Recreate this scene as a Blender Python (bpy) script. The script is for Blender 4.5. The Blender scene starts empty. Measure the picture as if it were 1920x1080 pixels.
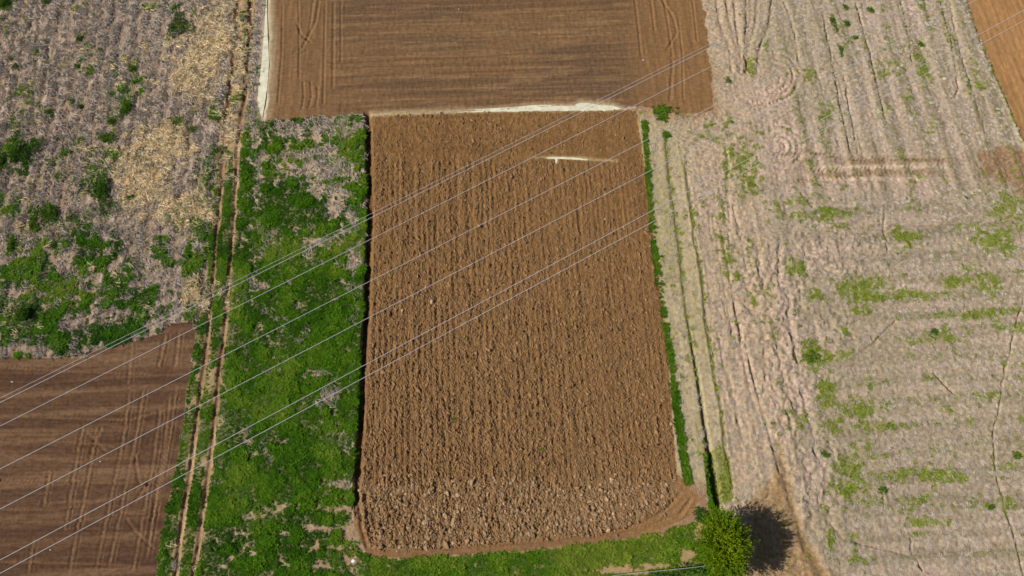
import bpy, math, random
import numpy as np
from mathutils import Vector

random.seed(7)
RNG = np.random.default_rng(11)
scene = bpy.context.scene
COL = scene.collection

# ------------------------------------------------------------------ camera
CAM_H = 60.0
TILT = math.radians(21.0)
F_PX = 1280.0                      # 24 mm on a 36 mm wide sensor, plan grid 1920 x 1080
cam_d = bpy.data.cameras.new('camera')
cam_d.lens = 24.0
cam_d.sensor_width = 36.0
cam_d.clip_start = 0.5
cam_d.clip_end = 6000.0
cam = bpy.data.objects.new('camera', cam_d)
cam.location = (0, 0, CAM_H)
cam.rotation_euler = (TILT, 0, 0)
COL.objects.link(cam)
scene.camera = cam

# ------------------------------------------------------------------ sky and sun
SUN_EL = math.radians(40.0)
SUN_AZ = math.radians(262.0)       # clockwise from +Y
world = bpy.data.worlds.new('World')
scene.world = world
world.use_nodes = True
wn = world.node_tree
wn.nodes.clear()
sky = wn.nodes.new('ShaderNodeTexSky')
sky.sky_type = 'NISHITA'
sky.sun_disc = False
sky.sun_elevation = SUN_EL
sky.sun_rotation = SUN_AZ
bg = wn.nodes.new('ShaderNodeBackground')
bg.inputs['Strength'].default_value = 0.05
wo = wn.nodes.new('ShaderNodeOutputWorld')
wn.links.new(sky.outputs[0], bg.inputs[0])
wn.links.new(bg.outputs[0], wo.inputs[0])
sun_d = bpy.data.lights.new('sun', 'SUN')
sun_d.energy = 5.0
sun_d.angle = math.radians(0.53)
sun_d.color = (1.0, 0.968, 0.915)
sun = bpy.data.objects.new('sun', sun_d)
to_sun = Vector((math.sin(SUN_AZ) * math.cos(SUN_EL), math.cos(SUN_AZ) * math.cos(SUN_EL), math.sin(SUN_EL)))
sun.rotation_euler = (-to_sun).to_track_quat('-Z', 'Y').to_euler()
sun.location = (-60, -10, 60)
COL.objects.link(sun)
scene.view_settings.view_transform = 'Standard'
scene.view_settings.look = 'None'
scene.view_settings.exposure = 0.06
scene.view_settings.gamma = 1.0

# ------------------------------------------------------------------ plan coordinates
# The survey plan is an oblique air view; P() turns a plan point into a point of the ground (or of a
# level z), plan_of() the other way.
CT, ST = math.cos(TILT), math.sin(TILT)

def P(px, py, z=0.0):
    px = np.asarray(px, float); py = np.asarray(py, float)
    a = (px - 960.0) / F_PX
    b = (540.0 - py) / F_PX
    dx, dy, dz = a, b * CT + ST, b * ST - CT
    t = (z - CAM_H) / dz
    return dx * t, dy * t

def V3(px, py, z=0.0):
    x, y = P(px, py, z)
    return (float(x), float(y), float(z))

def plan_of(x, y, z=0.0):
    dz = z - CAM_H
    cy = y * CT + dz * ST
    depth = y * ST - dz * CT
    return 960.0 + F_PX * x / depth, 540.0 - F_PX * cy / depth

# ------------------------------------------------------------------ numeric noise
def vnoise(x, y, seed):
    g = np.random.default_rng(seed).random((256, 256)).astype(np.float32)
    xi = np.floor(x).astype(np.int32); yi = np.floor(y).astype(np.int32)
    fx = (x - xi).astype(np.float32); fy = (y - yi).astype(np.float32)
    fx = fx * fx * (3 - 2 * fx); fy = fy * fy * (3 - 2 * fy)
    x0, x1, y0, y1 = xi & 255, (xi + 1) & 255, yi & 255, (yi + 1) & 255
    a = g[y0, x0] * (1 - fx) + g[y0, x1] * fx
    b = g[y1, x0] * (1 - fx) + g[y1, x1] * fx
    return a * (1 - fy) + b * fy

def fbm(x, y, seed, octaves=3, gain=0.55):
    s = np.zeros(np.shape(x), np.float32); amp = 1.0; tot = 0.0
    for o in range(octaves):
        s += amp * vnoise(x * 2 ** o + 17.3 * o, y * 2 ** o + 5.1 * o, seed + o)
        tot += amp; amp *= gain
    return s / tot

def sstep(a, b, x):
    t = np.clip((x - a) / (b - a), 0, 1)
    return t * t * (3 - 2 * t)

def contrast(n, lo, hi):
    return sstep(lo, hi, n)

def lin(r, g, b):
    out = []
    for c in (r, g, b):
        c /= 255.0
        out.append(c / 12.92 if c <= 0.04045 else ((c + 0.055) / 1.055) ** 2.4)
    return np.array(out, np.float32)

# ------------------------------------------------------------------ terrain grid
NX, NY = 1200, 880
yy = np.linspace(-11.0, 72.0, NY)
tt = np.linspace(-1, 1, NX)
hw = 0.75 * (CAM_H * CT + yy * ST) + 8.0
Y = np.repeat(yy[:, None], NX, 1).astype(np.float32)
X = (tt[None, :] * hw[:, None]).astype(np.float32)
PX, PY = plan_of(X, Y)
RA = math.radians(3.0)
U = X * math.cos(RA) + Y * math.sin(RA)          # across the rows (metres)
Vv = -X * math.sin(RA) + Y * math.cos(RA)        # along the rows
wob = 5.0 * (fbm(X * 0.5, Y * 0.5, 3, 4) - 0.5) * 2
wob2 = 5.0 * (fbm(X * 0.5, Y * 0.5, 33, 4) - 0.5) * 2
WX, WY = PX + wob, PY + wob2                     # wobbly plan coordinates for natural outlines

def dist_line(pts, qx=None, qy=None, reach=120):
    """distance (plan units), side (+ right of travel) and arc position along a polyline"""
    qx = PX if qx is None else qx
    qy = PY if qy is None else qy
    pts = np.asarray(pts, float)
    x0, x1 = pts[:, 0].min() - reach, pts[:, 0].max() + reach
    y0, y1 = pts[:, 1].min() - reach, pts[:, 1].max() + reach
    D = np.full(qx.shape, 1e4); S = np.zeros(qx.shape); A = np.zeros(qx.shape)
    m = (qx > x0) & (qx < x1) & (qy > y0) & (qy < y1)
    if not m.any():
        return D, S, A
    ax, ay = qx[m], qy[m]
    bd = np.full(ax.shape, 1e4); bs = np.zeros(ax.shape); ba = np.zeros(ax.shape); run = 0.0
    for (ux, uy), (vx, vy) in zip(pts[:-1], pts[1:]):
        ex, ey = vx - ux, vy - uy
        L2 = ex * ex + ey * ey + 1e-9
        t = np.clip(((ax - ux) * ex + (ay - uy) * ey) / L2, 0, 1)
        gx, gy = ax - ux - t * ex, ay - uy - t * ey
        d = np.hypot(gx, gy)
        k = d < bd
        bd[k] = d[k]; bs[k] = np.sign(ex * gy - ey * gx)[k]; ba[k] = (run + t * math.sqrt(L2))[k]
        run += math.sqrt(L2)
    D[m] = bd; S[m] = bs; A[m] = ba
    return D, S, A

def inside(poly, qx=None, qy=None):
    qx = PX if qx is None else qx
    qy = PY if qy is None else qy
    r = np.zeros(qx.shape, bool)
    n = len(poly)
    for i in range(n):
        x0, y0 = poly[i]; x1, y1 = poly[(i + 1) % n]
        if y0 == y1:
            continue
        c = ((y0 > qy) != (y1 > qy)) & (qx < (x1 - x0) * (qy - y0) / (y1 - y0) + x0)
        r ^= c
    return r

def soft(poly, w, qx=None, qy=None):
    """soft inside mask of a polygon, w plan units wide"""
    qx = PX if qx is None else qx
    qy = PY if qy is None else qy
    d, _, _ = dist_line(list(poly) + [poly[0]], qx, qy, reach=w * 2)
    ins = inside(poly, qx, qy)
    d = np.minimum(d, w)
    return sstep(-w, w, np.where(ins, d, -d))

def blobs(lst, power=1.0):
    m = np.zeros(PX.shape, np.float32)
    for b in lst:
        cx, cy, rx, ry = b[:4]
        s = b[4] if len(b) > 4 else 1.0
        a = math.radians(b[5]) if len(b) > 5 else 0.0
        k = (np.abs(PX - cx) < 3 * max(rx, ry)) & (np.abs(PY - cy) < 3 * max(rx, ry))
        dx, dy = PX[k] - cx, PY[k] - cy
        ex, ey = dx * math.cos(a) + dy * math.sin(a), -dx * math.sin(a) + dy * math.cos(a)
        q = (ex / rx) ** 2 + (ey / ry) ** 2
        m[k] = np.maximum(m[k], s * np.exp(-q * 0.7))
    return m

# ------------------------------------------------------------------ plan outlines
FURROW = [(683, 214), (686, 300), (687, 400), (684, 500), (680, 600), (675, 700), (670, 800), (664, 900), (661, 955)]
PL_BOTTOM = [(664, 990), (690, 1046), (760, 1047), (850, 1041), (1000, 1031), (1120, 1018), (1200, 1006), (1250, 989), (1297, 964), (1312, 935)]
PL_RIGHT = [(1293, 908), (1270, 890), (1262, 800), (1255, 700), (1245, 600), (1232, 500), (1220, 400), (1210, 330), (1203, 270), (1197, 235), (1194, 208)]
PLOUGH = FURROW + PL_BOTTOM + PL_RIGHT + [(1165, 205), (1000, 207), (800, 213)]
TOPF = [(520, -500), (505, 0), (503, 50), (504, 117), (502, 160), (497, 226), (560, 222), (690, 213), (800, 212), (1000, 206),
        (1165, 203), (1200, 199), (1260, 212), (1338, 205), (1335, 150), (1326, 60), (1318, 0), (1220, -500)]
LEFTF = [(-900, -500), (470, -500), (438, 0), (428, 150), (412, 240), (402, 350), (392, 450), (385, 560), (370, 604), (313, 607),
         (293, 627), (240, 643), (163, 660), (157, 672), (0, 670), (-900, 655)]
DARKF = [(-900, 655), (0, 670), (157, 672), (163, 660), (240, 643), (293, 627), (313, 607), (363, 603), (367, 627), (362, 693),
         (352, 720), (343, 803), (330, 870), (317, 937), (303, 1003), (293, 1080), (240, 1400), (-900, 1400)]
FALLOW = [(505, -500), (478, 0), (470, 80), (465, 183), (455, 235), (450, 300), (445, 400), (437, 500), (432, 560), (427, 640),
          (418, 700), (412, 753), (404, 830), (394, 907), (382, 997), (368, 1070), (320, 1400), (700, 1400), (700, 1043),
          (690, 1043), (664, 990)] + FURROW[::-1] + [(560, 222), (497, 227), (485, 215), (480, 190), (488, 117), (493, 50), (495, 0), (510, -500)]
OCHRE = [(1628, -500), (1813, 0), (1840, 77), (1863, 133), (1887, 187), (1907, 240), (1920, 267), (1962, 335), (2700, 335), (2700, -500)]
VERGE_B = [(690, 1046), (760, 1047), (850, 1041), (1000, 1031), (1120, 1018), (1200, 1006), (1250, 989), (1297, 964), (1312, 935),
           (1345, 948), (1385, 1010), (1395, 1400), (700, 1400)]
MOWN = [(1194, 208), (1260, 212), (1280, 290), (1293, 360), (1303, 443), (1315, 510), (1323, 593), (1340, 710), (1357, 820), (1373, 940),
        (1345, 948), (1312, 935)] + PL_RIGHT
RUT_L = [(470, -500), (444, 0), (437, 100), (428, 177), (420, 233), (414, 317), (410, 393), (403, 443), (398, 527), (393, 567),
         (389, 627), (383, 680), (373, 753), (362, 830), (350, 920), (333, 1020), (328, 1073), (280, 1400)]
RUT_R = [(490, -500), (469, 0), (462, 83), (457, 183), (448, 227), (443, 283), (440, 350), (438, 393), (432, 477), (425, 533),
         (422, 587), (415, 660), (410, 693), (405, 753), (397, 830), (387, 907), (375, 997), (362, 1070), (315, 1400)]
PUD_L = [(510, -300), (496, 0), (493, 50), (488, 117), (483, 157), (480, 187), (484, 210), (490, 226), (495, 217), (499, 195),
         (504, 160), (507, 117), (504, 50), (503, 0), (525, -300)]
PUD_T = [(696, 214), (800, 210.5), (883, 207.5), (967, 202.5), (1000, 199), (1077, 198), (1090, 192.5), (1143, 196), (1168, 203), (1150, 206), (1100, 207),
         (1000, 207), (883, 211), (800, 214), (696, 217)]
PUD_S = [(1000, 294), (1022, 292.5), (1067, 294), (1156, 300), (1156, 304), (1067, 298.5), (1045, 297), (1044, 306), (1041, 306), (1040, 297), (1000, 295.5)]
VERGE_R = [(1207, 232), (1211, 290), (1217, 380), (1226, 470), (1236, 540), (1246, 610), (1258, 690), (1266, 760), (1277, 840), (1288, 905)]
DITCH = [(1246, 250), (1257, 360), (1270, 443), (1283, 560), (1293, 627), (1308, 715), (1318, 787), (1327, 853), (1336, 920), (1341, 950)]
LINE2 = [(1283, 290), (1293, 360), (1303, 443), (1315, 510), (1323, 593), (1340, 710), (1352, 770), (1357, 820), (1367, 887), (1373, 940)]

n_edge = fbm(X * 1.4, Y * 1.4, 61, 3)
RID = np.where(PX < 600, 2, 7)
RID[inside(FALLOW, WX * 0.4 + PX * 0.6, PY)] = 3
RID[inside(LEFTF, WX * 0.6 + PX * 0.4, WY)] = 0
RID[inside(DARKF, WX * 0.4 + PX * 0.6, WY * 0.4 + PY * 0.6)] = 1
RID[inside(MOWN)] = 6
RID[inside(VERGE_B, WX, WY)] = 9
RID[inside(TOPF, PX + wob * sstep(90, 210, PY) + (n_edge - .5) * 14 * sstep(1290, 1320, PX), PY + (wob2 + (n_edge - .5) * 10) * (.3 + 1.6 * sstep(1200, 1260, PX)))] = 5
RID[inside(OCHRE)] = 8
RID[inside(PLOUGH, WX * 0.3 + PX * 0.7, WY * 0.6 + PY * 0.4)] = 4
is_ = [RID == i for i in range(10)]

Z = np.zeros(PX.shape)
C = np.zeros(PX.shape + (3,), np.float32)

def paint(mask, colour, amount=1.0):
    m = np.asarray(mask * amount, np.float32)
    k = m > .003
    if k.any():
        mk = m[k][:, None]
        C[k] = C[k] * (1 - mk) + np.asarray(colour, np.float32) * mk

def rut(pts, width, depth, rim=0.3, lug=0.0, fade=True, wobble=0.0, steep=0.0, broken=0.0):
    """a wheel rut, crack or furrow pressed into the ground"""
    out = np.zeros(PX.shape, np.float32)
    pa = np.asarray(pts, float); w5 = width * 5 + 8
    k = (PX > pa[:, 0].min() - w5) & (PX < pa[:, 0].max() + w5) & (PY > pa[:, 1].min() - w5) & (PY < pa[:, 1].max() + w5)
    if not k.any():
        return out
    d, s, a = dist_line(pts, PX[k] + (wob[k] + (n_fine[k] - .5) * 9 + (n_grit[k] - .5) * 4) * wobble, PY[k] + (wob2[k] + (n_fine[k] - .5) * 5) * wobble, reach=width * 5)
    g = np.exp(-(d / width) ** 2)
    if steep:                                    # undercut on one side, gentle on the other
        if pts[-1][1] < pts[0][1]: s = -s
        gz = np.where(s > 0, np.exp(-(d / (width * .45)) ** 2), np.exp(-(d / (width * steep)) ** 2))
    else:
        gz = g
    L = a.max() if a.max() > 0 else 1
    e = sstep(0, 0.06 * L, a) * sstep(0, 0.06 * L, L - a) if fade else 1.0
    if broken:
        e = e * (1 - broken + 2 * broken * contrast(n_fine[k] * .6 + n_mid[k] * .4, .38, .62))
    r = np.exp(-((d - width * 2.1) / (width * 0.8)) ** 2)
    dz = e * (-depth * gz + depth * rim * r)
    if lug:
        dz += e * g * lug * np.sin((a + s * d * 0.8) * 2 * math.pi / 8.0)
    Z[k] += dz
    out[k] = g * e
    return out

n_big = fbm(X * 0.08, Y * 0.08, 40, 3)
n_mid = fbm(X * 0.35, Y * 0.35, 50, 4)
n_fine = fbm(X * 1.6, Y * 1.6, 60, 3)
n_grit = fbm(X * 4.0, Y * 4.0, 70, 2)
n_row = fbm(U * 1.6, Vv * 0.12, 80, 3)           # streaks along the rows
n_row2 = fbm(U * 4.0, Vv * 0.35, 85, 2)
n_cross = fbm(U * 0.06, Vv * 1.5, 90, 3)         # streaks across the rows
n_cross2 = fbm(U * 0.25, Vv * 3.5, 95, 2)
straw_p = np.zeros(PX.shape, np.float32)         # density of loose straw
grass_p = np.zeros(PX.shape, np.float32)         # density of lush grass
weed_p = np.zeros(PX.shape, np.float32)          # density of sparse yellow-green growth
Z += 0.25 * (n_big - 0.5)

# ---- 0 left stubble field
m = is_[0]
c = lin(131, 114, 94) + 0 * C
row0 = .5 + .35 * np.sin((U + .8 * fbm(U * .2, Vv * .05, 189, 2)) * 2 * math.pi / 1.5) + .5 * (n_row - .5)
t = (.5 * contrast(n_row, .35, .7) + .5 * contrast(row0, .4, .8))[..., None]; c = c * (1 - t * .75) + lin(160, 145, 132) * t * .75
t = (contrast(n_mid * .6 + n_row2 * .4, .45, .7) * .7)[..., None]; c = c * (1 - t) + lin(112, 102, 76) * t
C[m] = c[m]
Z[m] += (.09 * (row0 - .5) + 0.12 * (n_row - .5) + .10 * (n_row2 - .5) + 0.10 * (n_fine - .5) + .12 * (n_grit - .5))[m]
straw_gold = blobs([(392, 80, 42, 65), (360, 140, 42, 40), (300, 275, 42, 42), (270, 335, 50, 42), (330, 390, 50, 30, .6), (355, 545, 22, 22, .8),
                    (250, 370, 30, 25, .8), (410, 60, 20, 50, .7), (420, 260, 22, 60, .5), (375, 390, 25, 30, .6), (455, 255, 20, 30, .5)])
gold = contrast(straw_gold + (n_fine - .5) * 1.1 + (n_mid - .5) * .8 + (n_grit - .5) * .5, .20, .92) * (is_[0] | is_[2])
LEFT_GREEN = [(70, 520, 55, 55, .95), (45, 600, 60, 50, 1), (170, 480, 55, 40, .75), (130, 560, 80, 50, .9), (210, 620, 70, 35, .95), (100, 640, 70, 25, .8),
              (270, 565, 32, 28, .9), (300, 590, 40, 18, .7), (310, 470, 20, 25, .55), (365, 500, 24, 45, .9), (385, 420, 18, 60, .85), (400, 350, 16, 40, .7),
              (10, 515, 16, 26, 1), (20, 465, 10, 14, .9), (210, 540, 40, 50, .75), (30, 640, 60, 22, .6), (330, 560, 30, 25, .5),
              (340, 440, 25, 25, .4), (195, 350, 26, 40, .7), (35, 300, 30, 40, .5), (100, 410, 30, 25, .45), (420, 180, 10, 30, .6), (410, 290, 14, 20, .5),
              (-120, 560, 90, 80, .8), (337, 50, 30, 30, .5), (232, 205, 16, 28, .6, 15), (212, 230, 14, 14, .5), (197, 259, 16, 20, .5), (192, 350, 34, 50, .75), (40, 285, 34, 48, .6),
              (66, 415, 14, 28, .6), (92, 400, 20, 24, .6), (20, 380, 30, 20, .35), (205, 215, 14, 14, .4), (250, 130, 10, 10, .4), (5, 10, 18, 20, .5), (410, 240, 14, 60, .45), (430, 60, 16, 30, .4)]
lg = blobs(LEFT_GREEN)
lgm = contrast(lg + (n_fine - .5) * 1.2 + (n_mid - .5) * .7 + (n_grit - .5) * .4, .32, .8) * is_[0]
sparse0 = contrast(n_mid + (n_fine - .5) * .8 + (lg > .15) * .12, .62, .82) * is_[0]
grass_p += lgm * 0.9 + sparse0 * .16
paint(lgm, lin(62, 74, 28), .8)
paint(sparse0, lin(110, 108, 60), .45)
straw_p += is_[0] * (0.6 - .45 * lgm) * (.45 + .8 * contrast(row0, .35, .7))
for pts in ([(75, -20), (70, 100), (62, 200), (50, 260)], [(100, -20), (88, 120), (75, 220)], [(275, 30), (262, 120), (250, 220), (236, 300)], [(30, 60), (15, 140), (2, 210)]):
    g = rut(pts, 3, .10, .5, 0, True, .4); paint(g * is_[0], lin(160, 146, 130), .5)

# ---- 1 dark harrowed field, lower left
m = is_[1]
c = lin(90, 66, 52) + 0 * C
band = fbm(U * .02, Vv * 1.1, 97, 2)
t = contrast(n_cross, .4, .72)[..., None]; c = c * (1 - t) + lin(112, 87, 69) * t
t = contrast(band, .45, .6)[..., None] * .6; c = c * (1 - t) + lin(72, 51, 41) * t
t = (contrast(n_mid, .55, .8) * .5)[..., None]; c = c * (1 - t) + lin(82, 58, 45) * t
C[m] = c[m]
Z[m] += (-0.04 + 0.08 * (band - .5) + .07 * (n_cross - .5) + .035 * np.sin(Vv * 2 * math.pi / 0.9) * n_mid + .05 * (n_grit - .5) + .03 * (n_cross2 - .5))[m]
for pts in ([(243, 720), (228, 830), (207, 930), (176, 1080)], [(268, 720), (255, 810), (240, 880), (225, 960), (200, 1080)],
            [(180, 790), (165, 890), (140, 1010), (128, 1080)], [(155, 790), (137, 890), (118, 1000)], [(300, 760), (283, 880), (262, 990), (248, 1080)],
            [(318, 740), (305, 850), (290, 930), (272, 1060)], [(330, 720), (314, 830), (300, 900), (275, 1020)], [(335, 620), (328, 690)], [(310, 625), (296, 690)],
            [(92, 880), (80, 950)], [(62, 1010), (50, 1080)], [(245, 640), (240, 720)]):
    g = rut(pts, 2.6, .045, .5, .03, True, .25, 0, .35) * is_[1]; paint(g, lin(128, 101, 80), .6)
    g = rut([(a + 9, b) for a, b in pts], 1.6, .03, .5, .02, True, .3, 0, .5) * is_[1]; paint(g, lin(122, 96, 76), .5)
for pts in ([(-60, 778), (100, 783), (240, 787), (335, 762)], [(-60, 955), (100, 956), (170, 943), (225, 930), (290, 905)], [(-60, 978), (120, 980), (280, 955)],
            [(-60, 900), (150, 902), (250, 910)], [(-60, 820), (150, 830), (220, 838)], [(-60, 1052), (100, 1055), (260, 1062)], [(0, 690), (160, 697), (290, 702)],
            [(60, 860), (130, 865), (180, 870)], [(252, 850), (258, 900), (275, 930)], [(300, 880), (270, 915), (250, 945)], [(235, 970), (255, 1000), (290, 1030)],
            [(160, 810), (185, 835), (200, 850)], [(190, 800), (175, 830), (165, 860)]):
    g = rut(pts, 2.6, .05, .5, .03) * is_[1]; paint(g, lin(126, 97, 74), .5)

for y0 in range(676, 1110, 13):
    yj = y0 + random.uniform(-4, 4)
    g = rut([(-80, yj), (100, yj + 2), (random.uniform(180, 330), yj + random.uniform(-2, 4))], 1.8, .045, .5, .015, True, .25) * is_[1]
    paint(g, lin(112, 86, 67), .3)

# ---- 2 the rutted track
m = is_[2]
c = lin(150, 126, 92) + 0 * C
t = contrast(n_fine, .4, .7)[..., None]; c = c * (1 - t) + lin(170, 142, 105) * t
C[m] = c[m]
trk_mid = [( (a[0] + b[0]) / 2, (a[1] + b[1]) / 2) for a, b in zip(RUT_L[1:], RUT_R[1:])]
gl = rut(RUT_L, 5.4, .17, .10, 0, False, .45, 1.5, .3); gr = rut(RUT_R, 5.4, .17, .10, 0, False, .45, 1.5, .3)
dl, sl, _ = dist_line(RUT_L); dr, sr, _ = dist_line(RUT_R)
rutm = np.clip(np.maximum(gl, gr), 0, 1)
orange = contrast(fbm(X * .3, Y * .3, 130, 3), .45, .6)
rc = lin(130, 100, 70) * (1 - orange[..., None]) + lin(150, 122, 88) * orange[..., None]
rk = (contrast(rutm, .12, .5))[..., None]
C[:] = C * (1 - rk) + rc * rk
rut_dark = contrast(rutm, .5, .8) * sstep(235, 200, PY) * sstep(-100, 60, PY)
paint(rut_dark, lin(70, 48, 34), .75)  # darker brown along the rut beds, far stretch only
on_track = (dl < 40) & (dr < 40) & is_[2]
mid_strip = on_track & (sl < 0) & (sr > 0)
cw = 2.5 * sstep(760, 900, PY)
clear = sstep(6.5 + cw, 3.5 + cw, np.minimum(dl, dr) + wob * .4)
tg = contrast(n_fine * .6 + n_mid * .6 + .16 * sstep(230, 330, PY), .48, .68) * (1 - clear) * is_[2]
tg *= 1 - .8 * contrast(fbm(X * .2, Y * .2, 131, 2), .6, .75) * sstep(900, 1000, PY)
tg *= .30 + .70 * sstep(190, 330, PY)
tg = np.maximum(tg, 1.0 * (sl > 0) * (dl < 34) * sstep(480, 600, PY) * is_[2] * (1 - clear) * contrast(n_mid * .7 + n_fine * .3, .34, .52) * (1 - .6 * sstep(18, 8, dl)))
tg = np.maximum(tg, 1.4 * (sl < 0) * (sr > 0) * sstep(220, 340, PY) * sstep(1000, 930, PY) * is_[2] * (1 - clear) * contrast(n_mid, .3, .5))
grass_p += tg * 1.0
paint(tg, lin(70, 82, 32), .75)
straw_p += is_[2] * .15 * (1 - clear) * (1 - np.clip(tg * 1.3, 0, 1))
straw_p = np.maximum(straw_p, gold * .6)
paint(gold, lin(210, 180, 132), .85)
paint(gold * contrast(n_fine, .5, .75), lin(194, 148, 98), .6)

# ---- 3 fallow strip with lush grass
m = is_[3]
c = lin(160, 138, 112) + 0 * C
t = contrast(n_fine, .4, .7)[..., None]; c = c * (1 - t) + lin(178, 156, 132) * t
C[m] = c[m]
bare = blobs([(600, 310, 65, 50, 1.15), (570, 250, 80, 22, 1.0), (620, 360, 45, 40, 1.0), (640, 400, 40, 40, .8), (600, 450, 45, 25, .6), (670, 340, 15, 30, .5), (480, 535, 35, 16, .8),
              (660, 490, 18, 60, .7), (665, 560, 14, 40, .6), (605, 700, 25, 14, .8), (610, 740, 20, 22, .8), (620, 800, 25, 12, .6), (470, 845, 12, 14, .6),
              (630, 910, 40, 8, .9), (500, 965, 30, 12, .8), (550, 950, 40, 10, .7), (620, 955, 55, 7, 1.1), (610, 990, 50, 7, 1.1), (520, 1000, 35, 9, .7), (470, 1030, 30, 25, .7),
              (630, 1028, 60, 7, 1.1), (585, 1065, 40, 10, .7), (655, 1000, 16, 50, 1.0), (525, 610, 20, 15, .45), (500, 690, 20, 15, .35), (575, 650, 22, 14, .4),
              (480, 40, 14, 300, 1.4), (600, 235, 120, 14, 1.1), (500, 440, 14, 10, .5), (540, 480, 14, 10, .4)])
fg = contrast(.76 - bare * .95 + (n_fine - .5) * 1.3 + (n_mid - .5) * .8 + (n_grit - .5) * .5, .05, .70) * is_[3]
fg *= sstep(215, 235, PY + wob)
grass_p += fg * 1.0 + .05 * is_[3]
dry = contrast(fbm(X * .5, Y * .5, 140, 3), .52, .72)
paint(fg, lin(74, 84, 34), .85)
paint(is_[3] * dry * (1 - fg), lin(134, 122, 76), .6)
straw_p += is_[3] * (1 - fg) * .5 * sstep(930, 880, PY)
paint(is_[3] * (1 - fg) * sstep(890, 940, PY) * sstep(520, 600, PX), lin(142, 114, 86), .75)
t = is_[3] * sstep(250, 225, PY + wob * 3 + (n_fine - .5) * 30)
paint(t, lin(128, 112, 98), .8)
Z[m] += (.10 * (n_fine - .5) + .05 * (n_grit - .5) + .10 * (fg - .5))[m]

# ---- 5 harrowed field, top
m = is_[5]
c = lin(122, 93, 66) + 0 * C
n_line = fbm(U * .02, Vv * 2.6, 152, 2)
n_tick = vnoise(U * 5.5, Vv * 1.6, 153)
moist = contrast(fbm(U * .04, Vv * .22, 150, 3) * .6 + n_big * .3 + n_cross * .15, .42, .64)
head = np.maximum(sstep(640, 600, WX), sstep(1165, 1215, WX))
moist = moist * (1 - head) * sstep(208, 160, WY) * sstep(1250, 1100, PX)
t = (moist * .6)[..., None]; c = c * (1 - t) + lin(92, 74, 64) * t
t = (contrast(n_line, .4, .7) * .55 * (1 - head))[..., None]; c = c * (1 - t) + lin(96, 74, 56) * t
t = (contrast(n_cross2, .5, .8) * .5 * (1 - head))[..., None]; c = c * (1 - t) + lin(144, 113, 82) * t
t = (contrast(n_row2, .5, .8) * .5 * head)[..., None]; c = c * (1 - t) + lin(144, 112, 80) * t
t = sstep(1150, 1300, PX)[..., None] * .6; c = c * (1 - t) + lin(138, 104, 70) * t
C[m] = c[m]
Z[m] += (-.03 + (1 - head) * (.06 * (n_cross - .5) + .08 * (n_line - .5) + .05 * (n_cross2 - .5) + .05 * (n_tick - .5) + .022 * np.sin(Vv * 2 * math.pi / 1.1)) + head * (.05 * (n_row - .5) + .06 * (n_row2 - .5)) + .035 * (n_grit - .5))[m]
for pts, w in (([(610, 0), (608, 100), (606, 200)], 1.8), ([(626, 0), (625, 80), (624, 170)], 2.2), ([(590, -20), (580, 60), (566, 90), (545, 100)], 2), ([(555, 40), (565, 65), (585, 80)], 2),
               ([(600, -10), (592, 40), (575, 75)], 2), ([(568, 150), (570, 180), (566, 205)], 2), ([(582, 150), (584, 180), (578, 205)], 2), ([(595, 160), (596, 180), (592, 200)], 2),
               ([(560, 0), (561, 100), (560, 150)], 1.6), ([(640, 0), (639, 120)], 1.6), ([(1243, -10), (1254, 50), (1262, 110)], 2), ([(1220, -10), (1228, 60)], 2),
               ([(1190, -10), (1198, 60), (1203, 110)], 2), ([(1235, -10), (1262, 30), (1270, 60), (1250, 95)], 2), ([(1272, 30), (1280, 100), (1282, 190)], 1.6),
               ([(1262, 110), (1257, 190)], 2.4), ([(1298, -10), (1308, 80)], 1.6), ([(530, 0), (528, 100), (520, 200)], 1.6)):
    g = rut(pts, w, .07, .5, .025) * is_[5]; paint(g, lin(146, 114, 82), .35)
for y0 in (25, 46, 64, 108, 128, 147, 168, 186):
    g = rut([(640, y0 + random.uniform(-3, 3)), (900, y0 - 3), (1190, y0 + random.uniform(-8, 2))], 1.5, .05, .6, .01, True, .3) * is_[5]
    paint(g, lin(150, 120, 90), .35)

# ---- 4 ploughed field
m = is_[4]
dF, sF, _ = dist_line(FURROW, reach=300)
low = sstep(885, 920, PY + wob * 1.4 - (PX - 670) * -0.0)            # coarse headland, near edge
top = sstep(308, 290, PY + wob)                                       # cross-ploughed headland, far edge
smooth_r = sstep(900, 1200, PX) * .45 + top * .25
n_c1 = fbm(U * 1.5, Vv * .9, 160, 3)
n_c2 = fbm(U * 4.4 + Vv * .12, Vv * 2.2, 165, 2)
edge_in, _, _ = dist_line(PL_BOTTOM + PL_RIGHT, reach=60)
rowh = fbm(U * 2.2, Vv * .10, 170, 2)
c = lin(120, 91, 63) + 0 * C
t = (contrast(n_c2, .45, .75) * .8)[..., None]; c = c * (1 - t) + lin(136, 106, 77) * t
t = (contrast(rowh, .5, .8) * .3 * (1 - low))[..., None]; c = c * (1 - t) + lin(88, 65, 47) * t
t = (sstep(250, 1000, PY) * .45)[..., None]; c = c * (1 - t) + lin(118, 95, 76) * t
t = (low * .55)[..., None]; c = c * (1 - t) + lin(140, 117, 98) * t
bw = 18 * sstep(1120, 1240, PX)
border = (sstep(22 + bw, 10 + bw, edge_in + wob * .8) * sstep(880, 930, PY))
t = (border * .85)[..., None]; c = c * (1 - t) + lin(126, 97, 75) * t
t = (sstep(9, 2, edge_in) * .6 * sstep(940, 860, PY))[..., None]; c = c * (1 - t) + lin(140, 104, 76) * t
C[m] = c[m]
rough = (1 - smooth_r) * (1 - .85 * border)
rough *= 1 - .8 * sstep(8, 2, edge_in)
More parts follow.
